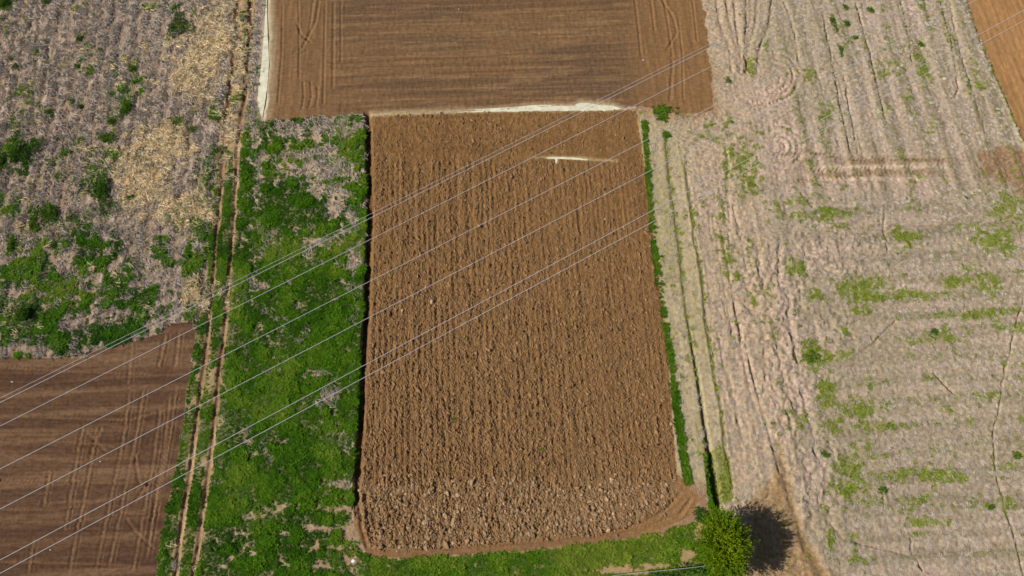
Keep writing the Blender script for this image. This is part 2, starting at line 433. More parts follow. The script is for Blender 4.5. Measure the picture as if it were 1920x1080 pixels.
pz = rough * (.05 * (n_c1 - .5) + .17 * (n_c2 - .5) + .12 * (1 - low) * (1 - top) * (rowh - .5) * 1.3 + .14 * low * (n_c2 - .5))
pz += rough * (1 - low) * (1 - top) * .035 * np.sin((U + .10 * (n_mid - .5)) * 2 * math.pi / .52) * (.3 + contrast(n_row, .35, .65))
topb = fbm(U * .05, Vv * 1.1, 175, 2)
pz += top * .22 * (topb - .5)
C[m] = (C * (1 - (top * contrast(topb, .45, .7) * .35)[..., None]) + lin(104, 76, 50) * (top * contrast(topb, .45, .7) * .35)[..., None])[m]
pz += .02 * (n_grit - .5)
Z[m] += (pz - .02)[m]
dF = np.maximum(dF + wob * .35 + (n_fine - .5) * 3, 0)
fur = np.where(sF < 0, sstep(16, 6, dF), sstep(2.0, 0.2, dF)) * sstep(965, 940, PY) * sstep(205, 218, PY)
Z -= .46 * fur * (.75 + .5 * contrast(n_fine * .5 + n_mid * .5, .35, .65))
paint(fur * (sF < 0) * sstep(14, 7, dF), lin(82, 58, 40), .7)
for pts in ([(1285, 915), (1262, 940), (1230, 970), (1170, 992), (1000, 1015), (800, 1030)], [(1300, 930), (1275, 965), (1220, 985), (1100, 1008)],
            [(672, 930), (678, 990), (690, 1030)], [(684, 920), (690, 980), (700, 1020)]):
    g = rut(pts, 3.0, .10, .5, .03); paint(g, lin(140, 104, 78), .4)
corner = soft([(1180, 1000), (1230, 978), (1262, 940), (1272, 900), (1303, 903), (1338, 935), (1326, 968), (1285, 990), (1225, 1010)], 12, WX + (n_fine - .5) * 10, WY)
paint(corner, lin(138, 108, 82), .9)
clod_p = m * (1 - border) * (1 - corner) * (1 - .75 * smooth_r) * sstep(2, 7, edge_in) * np.where(dF < 14, 0.15, 1.0) * (.45 + .9 * contrast(n_c1, .35, .7))
rub = sstep(300, 280, PY) * contrast(n_cross, .55, .62)
clod_p *= 1 - .7 * top * (1 - contrast(fbm(U * .25, Vv * 1.2, 176, 2), .45, .6))
big_p = low * m * (1 - border) * (1 - corner) * (.3 + contrast(n_c1, .35, .7)) + .03 * m * contrast(fbm(X * .4, Y * .4, 177, 3), .55, .7) * (1 - smooth_r)

# ---- 6 mown path and 7 right stubble field
m = is_[6] | is_[7]
c = lin(162, 146, 126) + 0 * C
t = contrast(n_mid, .4, .7)[..., None] * .7; c = c * (1 - t) + lin(176, 155, 141) * t
hor = sstep(330, 420, WY) * sstep(1500, 1620, WX + 60 * sstep(900, 600, PY))
streak = contrast(n_row, .45, .68) * (1 - hor) + contrast(n_cross, .45, .66) * hor
ph = 2.2 * fbm(U * .05, Vv * .2, 187, 2)
band7 = .5 + .30 * np.sin((Vv + ph) * 2 * math.pi / 2.1) + .5 * (fbm(U * .06, Vv * .6, 186, 2) - .5)
col7 = .5 + .30 * np.sin((U + 1.2 * fbm(U * .2, Vv * .04, 188, 2)) * 2 * math.pi / 2.3) + .6 * (n_row - .5)
streak = np.clip(.45 * streak + .65 * (contrast(band7, .40, .75) * hor + contrast(col7, .45, .80) * (1 - hor) * sstep(1440, 1500, PX)), 0, 1)
t = (streak * .9)[..., None]; c = c * (1 - t) + lin(130, 120, 96) * t
t = (contrast(fbm(U * .15, Vv * .15, 184, 3), .42, .66) * .45)[..., None]; c = c * (1 - t) + lin(150, 138, 112) * t
pink = blobs([(1450, 560, 70, 110), (1480, 700, 60, 130), (1530, 900, 60, 110), (1560, 470, 90, 60), (1420, 180, 90, 80, .8), (1450, 290, 90, 60, .8), (1600, 350, 200, 40, .7), (1560, 620, 70, 60, .7)])
t = (contrast(pink + (n_mid - .5), .4, .8) * .5)[..., None]; c = c * (1 - t) + lin(176, 154, 139) * t
C[m] = c[m]
t6 = is_[6] * 1.0
paint(t6, lin(166, 152, 118), .85)
paint(is_[6] * contrast(n_row, .5, .7), lin(140, 134, 88), .6)
near_path = is_[7] * sstep(1480, 1420, PX - (PY - 540) * .12)
paint(near_path, lin(178, 156, 130), .6)
lump = np.clip(contrast(pink, .3, .7) * sstep(380, 450, PY), 0, 1)
hz = (.10 * (n_row - .5) + .05 * (n_row2 - .5)) * (1 - hor) + (.08 * (n_cross - .5) + .06 * (n_cross2 - .5)) * hor
hz += .10 * (band7 - .5) * hor + .14 * (col7 - .5) * (1 - hor) * sstep(1440, 1500, PX) + .12 * (n_fine - .5) + .12 * (n_grit - .5)
ridged = 1 - np.abs(2 * fbm(U * .9, Vv * .55, 180, 3) - 1)
hz += lump * (.22 * (ridged - .75) + .18 * (n_fine - .5) + .10 * (n_grit - .5))
Z[m] += (hz * np.where(is_[6], .5, 1.0))[m]
def crk(*pts):
    rut(list(pts), 1.5, .22, .05, 0, True, .7, 1.6, .6)
crk((1925, 540), (1907, 607), (1900, 643), (1887, 677), (1878, 720), (1877, 740), (1865, 800), (1863, 837), (1873, 907), (1887, 960), (1907, 1020), (1917, 1067), (1925, 1100))
crk((1395, 433), (1440, 432), (1540, 428), (1673, 422), (1807, 417), (1920, 415))
crk((1550, 975), (1580, 1010), (1627, 1023), (1673, 1035), (1717, 1047), (1737, 1080))
crk((1705, 1000), (1710, 1040)); crk((1655, 930), (1656, 955)); crk((1680, 600), (1640, 640), (1605, 665))
crk((1540, 20), (1563, 133), (1575, 190), (1583, 233), (1597, 290)); crk((1765, 0), (1790, 110), (1798, 165), (1790, 190)); crk((1780, 0), (1800, 90), (1830, 190), (1850, 260))
crk((1660, 380), (1655, 430), (1665, 470)); 
crk((1470, 0), (1490, 60), (1497, 120)); crk((1605, 0), (1635, 120), (1660, 230)); crk((1690, 0), (1712, 120)); crk((1580, 130), (1610, 290))
crk((1500, 360), (1525, 390)); crk((1750, 700), (1790, 740))
def big(pts, w, d, lug=0.0, col=None, amt=.5, wb=.5, rim=.12, steep=2.0):
    g = rut(list(pts), w, d * .75, rim, lug, True, wb, steep, .55)
    if col is not None:
        paint(g * (is_[6] | is_[7]), col, amt)
big([(1462, 440), (1458, 493), (1470, 547), (1480, 593), (1493, 647), (1500, 690)], 4.0, .22, 0, None, 0, 1.9)
big([(1503, 720), (1513, 787), (1530, 830), (1543, 880), (1545, 940)], 3.6, .20, 0, None, 0, 1.9)
big([(1470, 740), (1490, 830), (1512, 900), (1525, 960)], 3.6, .16, 0, None, 0, 1.9)
big([(1445, 640), (1462, 700), (1475, 750)], 4, .2, 0, None, 0, 1.9)
big([(1385, 430), (1398, 490), (1400, 510)], 3.5, .2, 0, None, 0, .8)
big([(1417, 450), (1425, 520), (1440, 560)], 3.5, .18, 0, None, 0, .8)
for x0, x1 in ((1336, 1368), (1356, 1382), (1372, 1388), (1398, 1396), (1420, 1402), (1450, 1422), (1406, 1400)):
    big([(x0, -40), ((x0 * 2 + x1) / 3 + 2, 40), (x1, 95), (x1 + (x1 - x0) * .1, 140)], 3.2, .20, .03, lin(160, 138, 116), .4, .3)
for cx, cy, rr in ((1447, 145, (16, 30, 40, 52)), (1462, 275, (12, 24, 44))):
    for r in rr:
        a0, a1 = (-95, 110) if r > 25 else (-120, 120)
        pts = [(cx + r * math.cos(math.radians(a)), cy + r * .88 * math.sin(math.radians(a))) for a in range(a0, a1, 12)]
        big(pts, 2.6, .10, .04, lin(186, 160, 142), .4, .8, .4, 0)
big([(1395, 170), (1430, 172), (1460, 166), (1490, 150)], 3, .12, .05, lin(190, 160, 142), .5, .2)
big([(1400, 190), (1440, 192), (1470, 186)], 3, .12, .05, lin(190, 160, 142), .5, .2)
big([(1440, 292), (1517, 283), (1600, 300), (1700, 297), (1790, 303)], 4, .10, .05, lin(122, 92, 64), .35, .5)
big([(1500, 318), (1580, 318), (1660, 310), (1730, 312), (1800, 318)], 3.6, .08, .06, lin(190, 164, 140), .4, .3)
big([(1470, 342), (1563, 333), (1650, 325), (1720, 320), (1800, 330)], 4, .10, .05, lin(126, 96, 68), .35, .5)
bandm = contrast(blobs([(1620, 303, 60, 5, 1), (1730, 300, 70, 4, 1), (1655, 322, 50, 5, 1), (1740, 322, 40, 5, .8), (1565, 326, 40, 6, .9), (1500, 318, 60, 22, .5), (1840, 315, 40, 25, .5)]) + (n_fine - .5) * .6 + (n_grit - .5) * .4, .3, .8) * is_[7]
paint(bandm, lin(138, 112, 84), .75)
palem = contrast(blobs([(1650, 312, 120, 4, 1), (1640, 335, 130, 4, 1), (1660, 288, 120, 4, .6)]) + (n_fine - .5) * .6, .35, .8) * is_[7]
paint(palem, lin(196, 172, 150), .6)
mud = blobs([(1895, 312, 46, 30, 1.5), (1960, 320, 60, 45, 1.6), (1850, 295, 24, 12, .9)])
mudm = contrast(mud + (n_fine - .5) * .9, .4, .7) * is_[7]
paint(mudm, lin(136, 108, 80), .9)
for u0, u1, d in (((1335, 400), (1375, 640), .10), ((1350, 420), (1392, 650), .14), ((1373, 545), (1410, 760), .10), ((1398, 640), (1420, 740), .14), ((1405, 670), (1437, 803), .14),
                  ((1376, 740), (1395, 840), .12), ((1325, 380), (1362, 600), .08), ((1360, 250), (1368, 430), .12), ((1340, 300), (1372, 470), .10), ((1437, 800), (1462, 890), .12),
                  ((1372, 380), (1385, 430), .14), ((1345, 620), (1372, 760), .08), ((1365, 700), (1385, 800), .08), ((1390, 760), (1418, 880), .08)):
    big([u0, ((u0[0] + u1[0]) / 2 - 1, (u0[1] + u1[1]) / 2), u1], 2.4, d, 0, None, 0, .5)
dirt = soft([(1405, 940), (1440, 900), (1462, 850), (1478, 900), (1490, 960), (1520, 1020), (1570, 1090), (1700, 1400), (1390, 1400), (1395, 1000)], 16, WX, WY) * is_[7]
paint(dirt, lin(150, 122, 88), .85)
paint(dirt * contrast(n_row, .45, .7), lin(130, 108, 66), .6)
g = rut([(1452, 820), (1468, 880), (1482, 930), (1497, 990), (1530, 1060), (1560, 1110)], 7, .12, .4, 0, True, .3)
paint(g * is_[7], lin(136, 110, 70), .6)
# ditch and lines on the mown path
dD, sD, aD = dist_line(DITCH)
deep = .07 + .25 * sstep(540, 740, PY) + .70 * sstep(790, 880, PY)
wD = 3.0 + 3.0 * sstep(600, 750, PY) + 7.0 * sstep(820, 900, PY)
Z -= deep * np.where(sD > 0, np.exp(-(dD / (wD * .25)) ** 2), np.exp(-(dD / wD) ** 4)) * sstep(965, 945, PY)
g2 = rut(LINE2, 3.0, .12, .3, 0, True, .5)
gd = np.exp(-(dD / 5.0) ** 2) * (PY > 240) * (PY < 955)
paint(gd, lin(92, 90, 46), .8)
weed_p += .45 * gd * sstep(760, 700, PY) * contrast(n_fine, .35, .6)
paint(g2, lin(104, 104, 52), .7)
weed_p += .8 * g2 * contrast(n_mid, .35, .55)
between = inside([(1327, 853), (1357, 820), (1373, 937), (1345, 948)]) * 1.0
paint(between * sstep(800, 860, PY), lin(112, 112, 46), .8)
weed_p += .8 * between * sstep(830, 900, PY)
# yellow-green growth on the right
RIGHT_GREEN = [(1615, 545, 42, 26, 1), (1605, 582, 30, 14, .8), (1790, 530, 28, 14, .95), (1840, 535, 42, 18, .8), (1690, 553, 60, 7, .7), (1520, 665, 18, 24, 1.1),
               (1570, 668, 42, 12, .65), (1553, 742, 20, 28, .95), (1575, 800, 35, 28, .75), (1605, 800, 30, 12, .6), (1595, 880, 32, 24, .9), (1590, 915, 36, 22, .85), (1610, 850, 30, 26, .7), (1640, 800, 40, 16, .5), (1590, 770, 40, 20, .6),
               (1490, 500, 18, 18, .8), (1525, 552, 16, 14, .9), (1555, 400, 40, 14, .75), (1495, 405, 45, 12, .6), (1855, 450, 38, 14, .85), (1885, 395, 30, 26, .8), (1695, 450, 18, 22, .65),
               (1820, 500, 18, 9, .8), (1815, 592, 30, 9, .8), (1860, 588, 12, 9, .8), (1590, 622, 26, 12, .55), (1500, 790, 12, 16, .65), (1505, 825, 10, 12, .8), (1735, 980, 38, 7, .75),
               (1720, 1003, 26, 6, .6), (1555, 1010, 7, 24, .8), (1545, 960, 6, 24, .6), (1395, 315, 24, 50, .5), (1362, 290, 12, 60, .6), (1410, 345, 18, 18, .8), (1405, 120, 7, 22, .7), (1515, 145, 12, 14, .7),
               (1362, 490, 12, 30, .8), (1352, 450, 12, 40, .6), (1385, 518, 12, 10, .7), (1412, 560, 10, 24, .6), (1442, 545, 10, 22, .7), (1405, 470, 10, 40, .5),
               (1732, 130, 12, 24, .8, -20), (1720, 100, 12, 20, .5), (1828, 135, 6, 40, .7, -18), (1905, 858, 22, 8, .7), (1885, 870, 30, 8, .5), (1660, 130, 24, 18, .5), (1545, 210, 14, 12, .6),
               (1750, 230, 10, 20, .5), (1500, 380, 40, 8, .6), (1600, 425, 60, 6, .5), (1610, 775, 50, 14, .5), (1740, 640, 60, 6, .5), (1730, 890, 90, 12, .4), (1780, 770, 20, 10, .5),
               (1430, 250, 18, 8, .4), (1340, 250, 30, 16, .5), (1290, 270, 8, 50, .5), (1440, 620, 14, 30, .3), (1455, 632, 12, 10, .6), (2010, 560, 60, 60, .8), (2020, 800, 60, 40, .7)]
rg = blobs(RIGHT_GREEN)
rgm = contrast(rg + (n_fine - .5) * 1.1 + (n_mid - .5) * .6 + (n_grit - .5) * .4, .18, 1.0) * (is_[7] | is_[6])
weed_p += rgm
haze_g = contrast(n_mid * .6 + streak * .35 + (n_fine - .5) * .5, .55, .8) * is_[7] * (1 - dirt) * (1 - .7 * contrast(pink, .3, .7))
weed_p += (.22 + .25 * hor) * haze_g
paint(rgm, lin(140, 140, 72), .6)
paint(haze_g, lin(146, 138, 102), .35)
arcs = np.clip(blobs([(1447, 145, 55, 48, 1.3), (1465, 275, 48, 40, 1.3), (1650, 312, 190, 34, 1.4), (1395, 60, 60, 90, .9)]), 0, 1)
straw_p += (is_[7] * .34 + is_[6] * .25) * (1 - .6 * rgm) * (1 - dirt) * (1 - arcs) * (1 - mudm)

spill = soft([(1180, 120), (1335, 120), (1345, 214), (1262, 222), (1195, 206)], 22, WX + (n_fine - .5) * 24, WY + (n_fine - .5) * 20) * (is_[7] | is_[6])
paint(np.clip(spill * 1.5, 0, 1), lin(146, 116, 84), .8)
straw_p *= 1 - .8 * np.clip(spill * 1.5, 0, 1)

# ---- 8 ochre field, far right corner
m = is_[8]
c = lin(146, 110, 70) + 0 * C
t = (contrast(n_row2, .4, .7) * .6)[..., None]; c = c * (1 - t) + lin(164, 121, 78) * t
t = (contrast(n_mid, .5, .8) * .4)[..., None]; c = c * (1 - t) + lin(142, 100, 60) * t
C[m] = c[m]
dO, sO, _ = dist_line(OCHRE[:9], reach=80)
Z[m] += (-.22 + .05 * (n_row2 - .5) + .012 * np.sin(U * 2 * math.pi / .7) + .03 * (n_grit - .5))[m]
out = (~m) * sstep(9, 2, dO)
paint(out * (PX > 1600), lin(120, 116, 62), .55)
weed_p += .35 * out * (PX > 1600) * contrast(n_mid, .35, .6)
pale = np.exp(-((dO - 5) / 4.0) ** 2) * (~m) * sstep(120, 170, PY) * (PX > 1800)
paint(pale, lin(184, 172, 142), .8)

# ---- 9 verge along the near edge
m = is_[9]
c = lin(120, 112, 60) + 0 * C
C[m] = c[m]
paint(corner, lin(138, 108, 82), .9)
sandy = np.maximum(blobs([(1225, 1062, 60, 6, .8), (1290, 1040, 25, 12, 1, -35), (1150, 1070, 60, 7, .8), (1310, 1000, 10, 22, .8), (1240, 1000, 6, 12, .8), (1300, 960, 22, 16, 1.1), (1320, 930, 16, 20, .9)]),
                   sstep(10, 4, np.abs(PY - 1060 + (PX - 900) * .0)) * 0)
vg = contrast(.85 - sandy * 1.0 + (n_fine - .5) * 1.2 + (n_grit - .5) * .6, .2, .7) * m * sstep(0, 6, edge_in) * (1 - corner)
grass_p += vg
paint(vg, lin(70, 84, 30), .85)
paint((1 - vg) * m * (1 - corner), lin(158, 130, 92), .8)

# ---- hollows under the standing water
pL = soft(PUD_L, 7, PX + wob * 1.0 + (n_fine - .5) * 5, PY); pT = soft(PUD_T, 5, PX, PY + wob * .35 + (n_fine - .5) * 3); pS = soft(PUD_S, 4, PX + wob * .3, PY + wob2 * .3) * (.72 + .5 * contrast(n_mid, .35, .6))
pT = pT * (.55 + .45 * sstep(760, 1000, PX))
for pm, dep in ((pL, .20), (pT, .16), (pS, .20)):
    Z = Z * (1 - np.clip(pm * 1.8, 0, 1)) + (.02 - dep * pm) * np.clip(pm * 1.8, 0, 1)
haloL = soft(PUD_L, 16, PX - 6 + wob, PY + wob2); haloT = soft(PUD_T, 12, PX + wob, PY + 3 + wob2 * .5)
paint(np.clip(np.maximum(haloL, haloT) * 1.6 - .1, 0, 1), lin(184, 164, 136), .7)
silt = np.clip(np.maximum(np.maximum(pL, pT), pS) * 1.6, 0, 1)
paint(silt, lin(176, 160, 132), .7)
grass_p *= 1 - clear
for a in (straw_p, grass_p, weed_p, clod_p, big_p):
    a *= 1 - np.clip(silt * 1.5, 0, 1)

# narrow upright verge of tall grass between ploughland and path
dV, _, _ = dist_line(VERGE_R)
vr = sstep(6.5, 3.2, dV + wob * .45 + (n_mid - .45) * 9) * (PY > 225) * (PY < 912)
vr = np.maximum(vr, contrast(blobs([(1232, 206, 22, 10, .8), (1243, 222, 14, 14, .8), (1249, 252, 7, 9, .8)]) + (n_fine - .5) * 1.1 + (n_grit - .5) * .5, .45, .75) * (PY > 190))
vr = vr * np.where(PY > 430, .15 + .85 * contrast(n_mid, .40, .58), 1.0)
vr = np.maximum(vr, sstep(8, 4, dV + wob * .4) * (PY > 720) * (PY < 912))
ditch_g = np.exp(-((dD - 7) / 2.6) ** 2) * (sD > 0) * sstep(820, 880, PY) * (PY < 960)
paint(np.clip(vr + ditch_g, 0, 1), lin(58, 74, 26), .9)
clod_p *= 1 - np.clip(vr * 2, 0, 1); big_p *= 1 - np.clip(vr * 2, 0, 1)

# level the outer rim so that it meets the wide ground
rim = np.minimum(np.minimum(np.arange(NX)[None, :], NX - 1 - np.arange(NX)[None, :]), np.minimum(np.arange(NY)[:, None], NY - 1 - np.arange(NY)[:, None]))
Z *= sstep(0, 10, rim)
earth = (is_[1] | is_[4] | is_[5])[..., None]
C = np.where(earth, C * np.array([.95, .94, .82], np.float32), C)
C = np.where(is_[5][..., None], C * np.array([.90, .89, .92], np.float32), C)
C = np.where(is_[1][..., None], C * np.array([1.02, .99, .96], np.float32), C)
C = np.where(is_[4][..., None], C * np.array([1.06, 1.0, .86], np.float32), C)
C = np.where((is_[6] | is_[7])[..., None], C * np.array([1.0, .965, .92], np.float32), C)
C = np.where(is_[0][..., None], C * np.array([1.10, 1.03, 1.0], np.float32), C)
C = np.clip(C * 1.12, 0.005, .9)

# ------------------------------------------------------------------ materials
def new_mat(name):
    m = bpy.data.materials.new(name); m.use_nodes = True
    nt = m.node_tree; nt.nodes.clear()
    out = nt.nodes.new('ShaderNodeOutputMaterial'); b = nt.nodes.new('ShaderNodeBsdfPrincipled')
    nt.links.new(b.outputs[0], out.inputs[0])
    return m, nt, b

def node(nt, t, **kw):
    n = nt.nodes.new(t)
    for k, v in kw.items():
        setattr(n, k, v)
    return n

def noise_fac(nt, scale, detail=4.0, stretch=(1, 1, 1), rot=0.0, rough=.6):
    tc = node(nt, 'ShaderNodeNewGeometry')
    mp = node(nt, 'ShaderNodeMapping'); mp.inputs['Scale'].default_value = stretch; mp.inputs['Rotation'].default_value = (0, 0, rot)
    nz = node(nt, 'ShaderNodeTexNoise'); nz.inputs['Scale'].default_value = scale; nz.inputs['Detail'].default_value = detail; nz.inputs['Roughness'].default_value = rough
    nt.links.new(tc.outputs['Position'], mp.inputs[0]); nt.links.new(mp.outputs[0], nz.inputs['Vector'])
    return nz.outputs['Fac']

def ramp(nt, fac, lo, hi, a, b):
    r = node(nt, 'ShaderNodeMapRange'); r.inputs[1].default_value = lo; r.inputs[2].default_value = hi
    r.inputs[3].default_value = a; r.inputs[4].default_value = b
    nt.links.new(fac, r.inputs[0]); return r.outputs[0]

def mul(nt, a, b):
    n = node(nt, 'ShaderNodeMath', operation='MULTIPLY'); nt.links.new(a, n.inputs[0]); nt.links.new(b, n.inputs[1]); return n.outputs[0]

def soil_mat(name, spread=.35, bump=.05, fibre=0.0, stretch=(1, 1, 1), warm=(1.05, 1.0, .93)):
    """earth: plan colour broken up by grit and, on stubble, by straw fibre"""
    m, nt, b = new_mat(name)
    at = node(nt, 'ShaderNodeAttribute', attribute_name='albedo')
    f1 = ramp(nt, noise_fac(nt, 3.0, 6, stretch, RA, .7), .3, .7, 1 - spread, 1 + spread)
    f2 = ramp(nt, noise_fac(nt, 14.0, 3, (1, 1, 1), 0, .75), .3, .7, 1 - spread * .7, 1 + spread * .7)
    v = mul(nt, f1, f2)
    mx = node(nt, 'ShaderNodeVectorMath', operation='SCALE'); nt.links.new(at.outputs['Color'], mx.inputs[0]); nt.links.new(v, mx.inputs['Scale'])
    tint = node(nt, 'ShaderNodeMix', data_type='RGBA', blend_type='MULTIPLY')
    nt.links.new(ramp(nt, noise_fac(nt, .9, 4), .4, .7, 0, .8), tint.inputs[0]); nt.links.new(mx.outputs[0], tint.inputs[6]); tint.inputs[7].default_value = (*warm, 1)
    last = tint.outputs[2]
    if fibre:
        mf = node(nt, 'ShaderNodeMix', data_type='RGBA')
        fa = noise_fac(nt, 7.0, 3, (1.0, .28, 1), RA + .12, .65); fb = noise_fac(nt, 7.0, 3, (.3, 1.0, 1), -.4, .65)
        s = node(nt, 'ShaderNodeMath', operation='MAXIMUM'); nt.links.new(fa, s.inputs[0]); nt.links.new(fb, s.inputs[1])
        nt.links.new(ramp(nt, s.outputs[0], .55, .70, 0, fibre), mf.inputs[0]); nt.links.new(last, mf.inputs[6]); mf.inputs[7].default_value = (.50, .43, .36, 1)
        last = mf.outputs[2]
    nt.links.new(last, b.inputs['Base Color'])
    b.inputs['Roughness'].default_value = .95; b.inputs['Specular IOR Level'].default_value = .15
    bp = node(nt, 'ShaderNodeBump'); bp.inputs['Distance'].default_value = bump; bp.inputs['Strength'].default_value = 1.0
    nt.links.new(noise_fac(nt, 9.0, 5, (1, 1, 1), 0, .75), bp.inputs['Height']); nt.links.new(bp.outputs[0], b.inputs['Normal'])
    return m

def leaf_mat(name, ca, cb, cc, rough=.55, trans=.25, inst=True):
    m, nt, b = new_mat(name)
    if inst:
        at = node(nt, 'ShaderNodeAttribute', attribute_type='INSTANCER', attribute_name='tint'); fac = at.outputs['Fac']
    else:
        at = node(nt, 'ShaderNodeAttribute', attribute_name='tint'); fac = at.outputs['Fac']
    cr = node(nt, 'ShaderNodeValToRGB'); e = cr.color_ramp.elements
    e[0].color = (*ca, 1); e[1].color = (*cc, 1); x = e.new(.5); x.color = (*cb, 1)
    nt.links.new(fac, cr.inputs[0])
    nt.links.new(cr.outputs[0], b.inputs['Base Color'])
    b.inputs['Roughness'].default_value = rough; b.inputs['Specular IOR Level'].default_value = .08
    tr = node(nt, 'ShaderNodeBsdfTranslucent'); nt.links.new(cr.outputs[0], tr.inputs[0])
    ms = node(nt, 'ShaderNodeMixShader'); ms.inputs[0].default_value = trans
    nt.links.new(b.outputs[0], ms.inputs[1]); nt.links.new(tr.outputs[0], ms.inputs[2])
    o = [n for n in nt.nodes if n.type == 'OUTPUT_MATERIAL'][0]; nt.links.new(ms.outputs[0], o.inputs[0])
    return m

def plain_mat(name, col, rough=.8, vary=.3, scale=8.0, metal=0.0, inst=False):
    m, nt, b = new_mat(name)
    f = ramp(nt, noise_fac(nt, scale, 4), .3, .7, 1 - vary, 1 + vary)
    if inst:
        at = node(nt, 'ShaderNodeAttribute', attribute_type='INSTANCER', attribute_name='tint')
        f = mul(nt, f, ramp(nt, at.outputs['Fac'], 0, 1, .7, 1.3))
    mx = node(nt, 'ShaderNodeVectorMath', operation='SCALE'); mx.inputs[0].default_value = col; nt.links.new(f, mx.inputs['Scale'])
    nt.links.new(mx.outputs[0], b.inputs['Base Color']); b.inputs['Roughness'].default_value = rough; b.inputs['Metallic'].default_value = metal
    b.inputs['Specular IOR Level'].default_value = .25
    return m

MS = {0: soil_mat('stubble_earth', .42, .08, .40), 1: soil_mat('dark_harrowed_earth', .36, .08, 0, (.6, 1.2, 1)), 2: soil_mat('track_earth', .28, .04, .15),
      3: soil_mat('fallow_earth', .32, .08, .3), 4: soil_mat('ploughed_earth', .30, .10), 5: soil_mat('harrowed_earth', .28, .06, 0, (.6, 1.3, 1)),
      6: soil_mat('mown_earth', .34, .06, .30), 7: soil_mat('pale_stubble_earth', .42, .10, .30), 8: soil_mat('ochre_earth', .24, .05, 0, (1.3, .5, 1)), 9: soil_mat('verge_earth', .25, .04, .15)}

# ------------------------------------------------------------------ the fields
def tag(o, label=None, cat=None, group=None, kind=None):
    if label: o['label'] = label
    if cat: o['category'] = cat
    if group: o['group'] = group
    if kind: o['kind'] = kind
    return o

def mesh_from(name, verts, faces, mat=None, smooth=False):
    me = bpy.data.meshes.new(name)
    me.from_pydata(verts, [], faces); me.update()
    if mat: me.materials.append(mat)
    if smooth: me.polygons.foreach_set('use_smooth', [True] * len(me.polygons))
    return me

def link(name, me, parent=None):
    o = bpy.data.objects.new(name, me); COL.objects.link(o)
    if parent: o.parent = parent
    return o

idx = np.arange(NX * NY).reshape(NY, NX)
quads = np.stack([idx[:-1, :-1], idx[:-1, 1:], idx[1:, 1:], idx[1:, :-1]], -1).reshape(-1, 4)
qrid = RID[:-1, :-1].reshape(-1)
allv = np.stack([X, Y, Z], -1).reshape(-1, 3).astype(np.float32)
allc = np.concatenate([C, np.ones(C.shape[:2] + (1,), np.float32)], -1).reshape(-1, 4)
FIELDS = {0: ('stubble_field', 'greyish stubble field with weeds left of the rutted track'),
          1: ('dark_harrowed_field', 'dark brown harrowed field crossed by wheel marks, lower left'),
          2: ('dirt_track', 'narrow dirt track with two ruts between the fields'),
          3: ('fallow_strip', 'strip of lush green growth between track and ploughed field'),
          4: ('ploughed_field', 'large brown ploughed field full of clods in the middle'),
          5: ('harrowed_field', 'smooth brown harrowed field with long stripes, far side'),
          6: ('mown_path', 'pale mown grass path along the ploughed field'),
          7: ('pale_stubble_field', 'pale pinkish cracked stubble field on the right'),
          8: ('ochre_field', 'orange brown tilled field in the far right corner'),
          9: ('grass_verge', 'green verge along the near edge of the ploughed field')}
field_ob = {}
for k, (nm, lab) in FIELDS.items():
    q = quads[qrid == k]
    if len(q) == 0:
        continue
    used, inv = np.unique(q, return_inverse=True)
    q = inv.reshape(-1, 4).astype(np.int32)
    me = bpy.data.meshes.new(nm)
    me.vertices.add(len(used)); me.vertices.foreach_set('co', allv[used].ravel())
    me.loops.add(q.size); me.loops.foreach_set('vertex_index', q.ravel())
    me.polygons.add(len(q)); me.polygons.foreach_set('loop_start', np.arange(0, q.size, 4, dtype=np.int32))
    me.update(calc_edges=True)
    at = me.attributes.new('albedo', 'FLOAT_COLOR', 'POINT'); at.data.foreach_set('color', allc[used].ravel())
    me.polygons.foreach_set('use_smooth', np.ones(len(q), bool))
    me.materials.append(MS[k])
    field_ob[k] = tag(link(nm, me), lab, None, None, 'structure')

# wide ground beyond the surveyed fields
cor = [(float(X[0, 0]), float(Y[0, 0])), (float(X[0, -1]), float(Y[0, -1])), (float(X[-1, -1]), float(Y[-1, -1])), (float(X[-1, 0]), float(Y[-1, 0]))]
gv = [(x, y, 0.0) for x, y in cor] + [(-2500, -2500, 0), (2500, -2500, 0), (2500, 2500, 0), (-2500, 2500, 0)]
gm, nt, b = new_mat('wide_earth')
vo = node(nt, 'ShaderNodeTexVoronoi', distance='MANHATTAN'); vo.inputs['Scale'].default_value = .012
tc = node(nt, 'ShaderNodeNewGeometry'); nt.links.new(tc.outputs['Position'], vo.inputs['Vector'])
sp = node(nt, 'ShaderNodeSeparateColor'); nt.links.new(vo.outputs['Color'], sp.inputs[0])
cr = node(nt, 'ShaderNodeValToRGB'); cr.color_ramp.interpolation = 'CONSTANT'
cr.color_ramp.elements[0].color = (.30, .24, .17, 1); cr.color_ramp.elements[1].color = (.36, .29, .22, 1); cr.color_ramp.elements[1].position = .7
for p_, c_ in ((.25, (.18, .11, .06, 1)), (.45, (.10, .13, .03, 1))):
    e = cr.color_ramp.elements.new(p_); e.color = c_
nt.links.new(sp.outputs[0], cr.inputs[0])
mx = node(nt, 'ShaderNodeVectorMath', operation='SCALE'); nt.links.new(cr.outputs[0], mx.inputs[0]); nt.links.new(ramp(nt, noise_fac(nt, .8, 8), .3, .7, .7, 1.3), mx.inputs['Scale'])
nt.links.new(mx.outputs[0], b.inputs['Base Color']); b.inputs['Roughness'].default_value = .95
tag(link('ground', mesh_from('ground', gv, [(4, 5, 1, 0), (5, 6, 2, 1), (6, 7, 3, 2), (7, 4, 0, 3)], gm)), 'wide open farmland around the fields', None, None, 'structure')

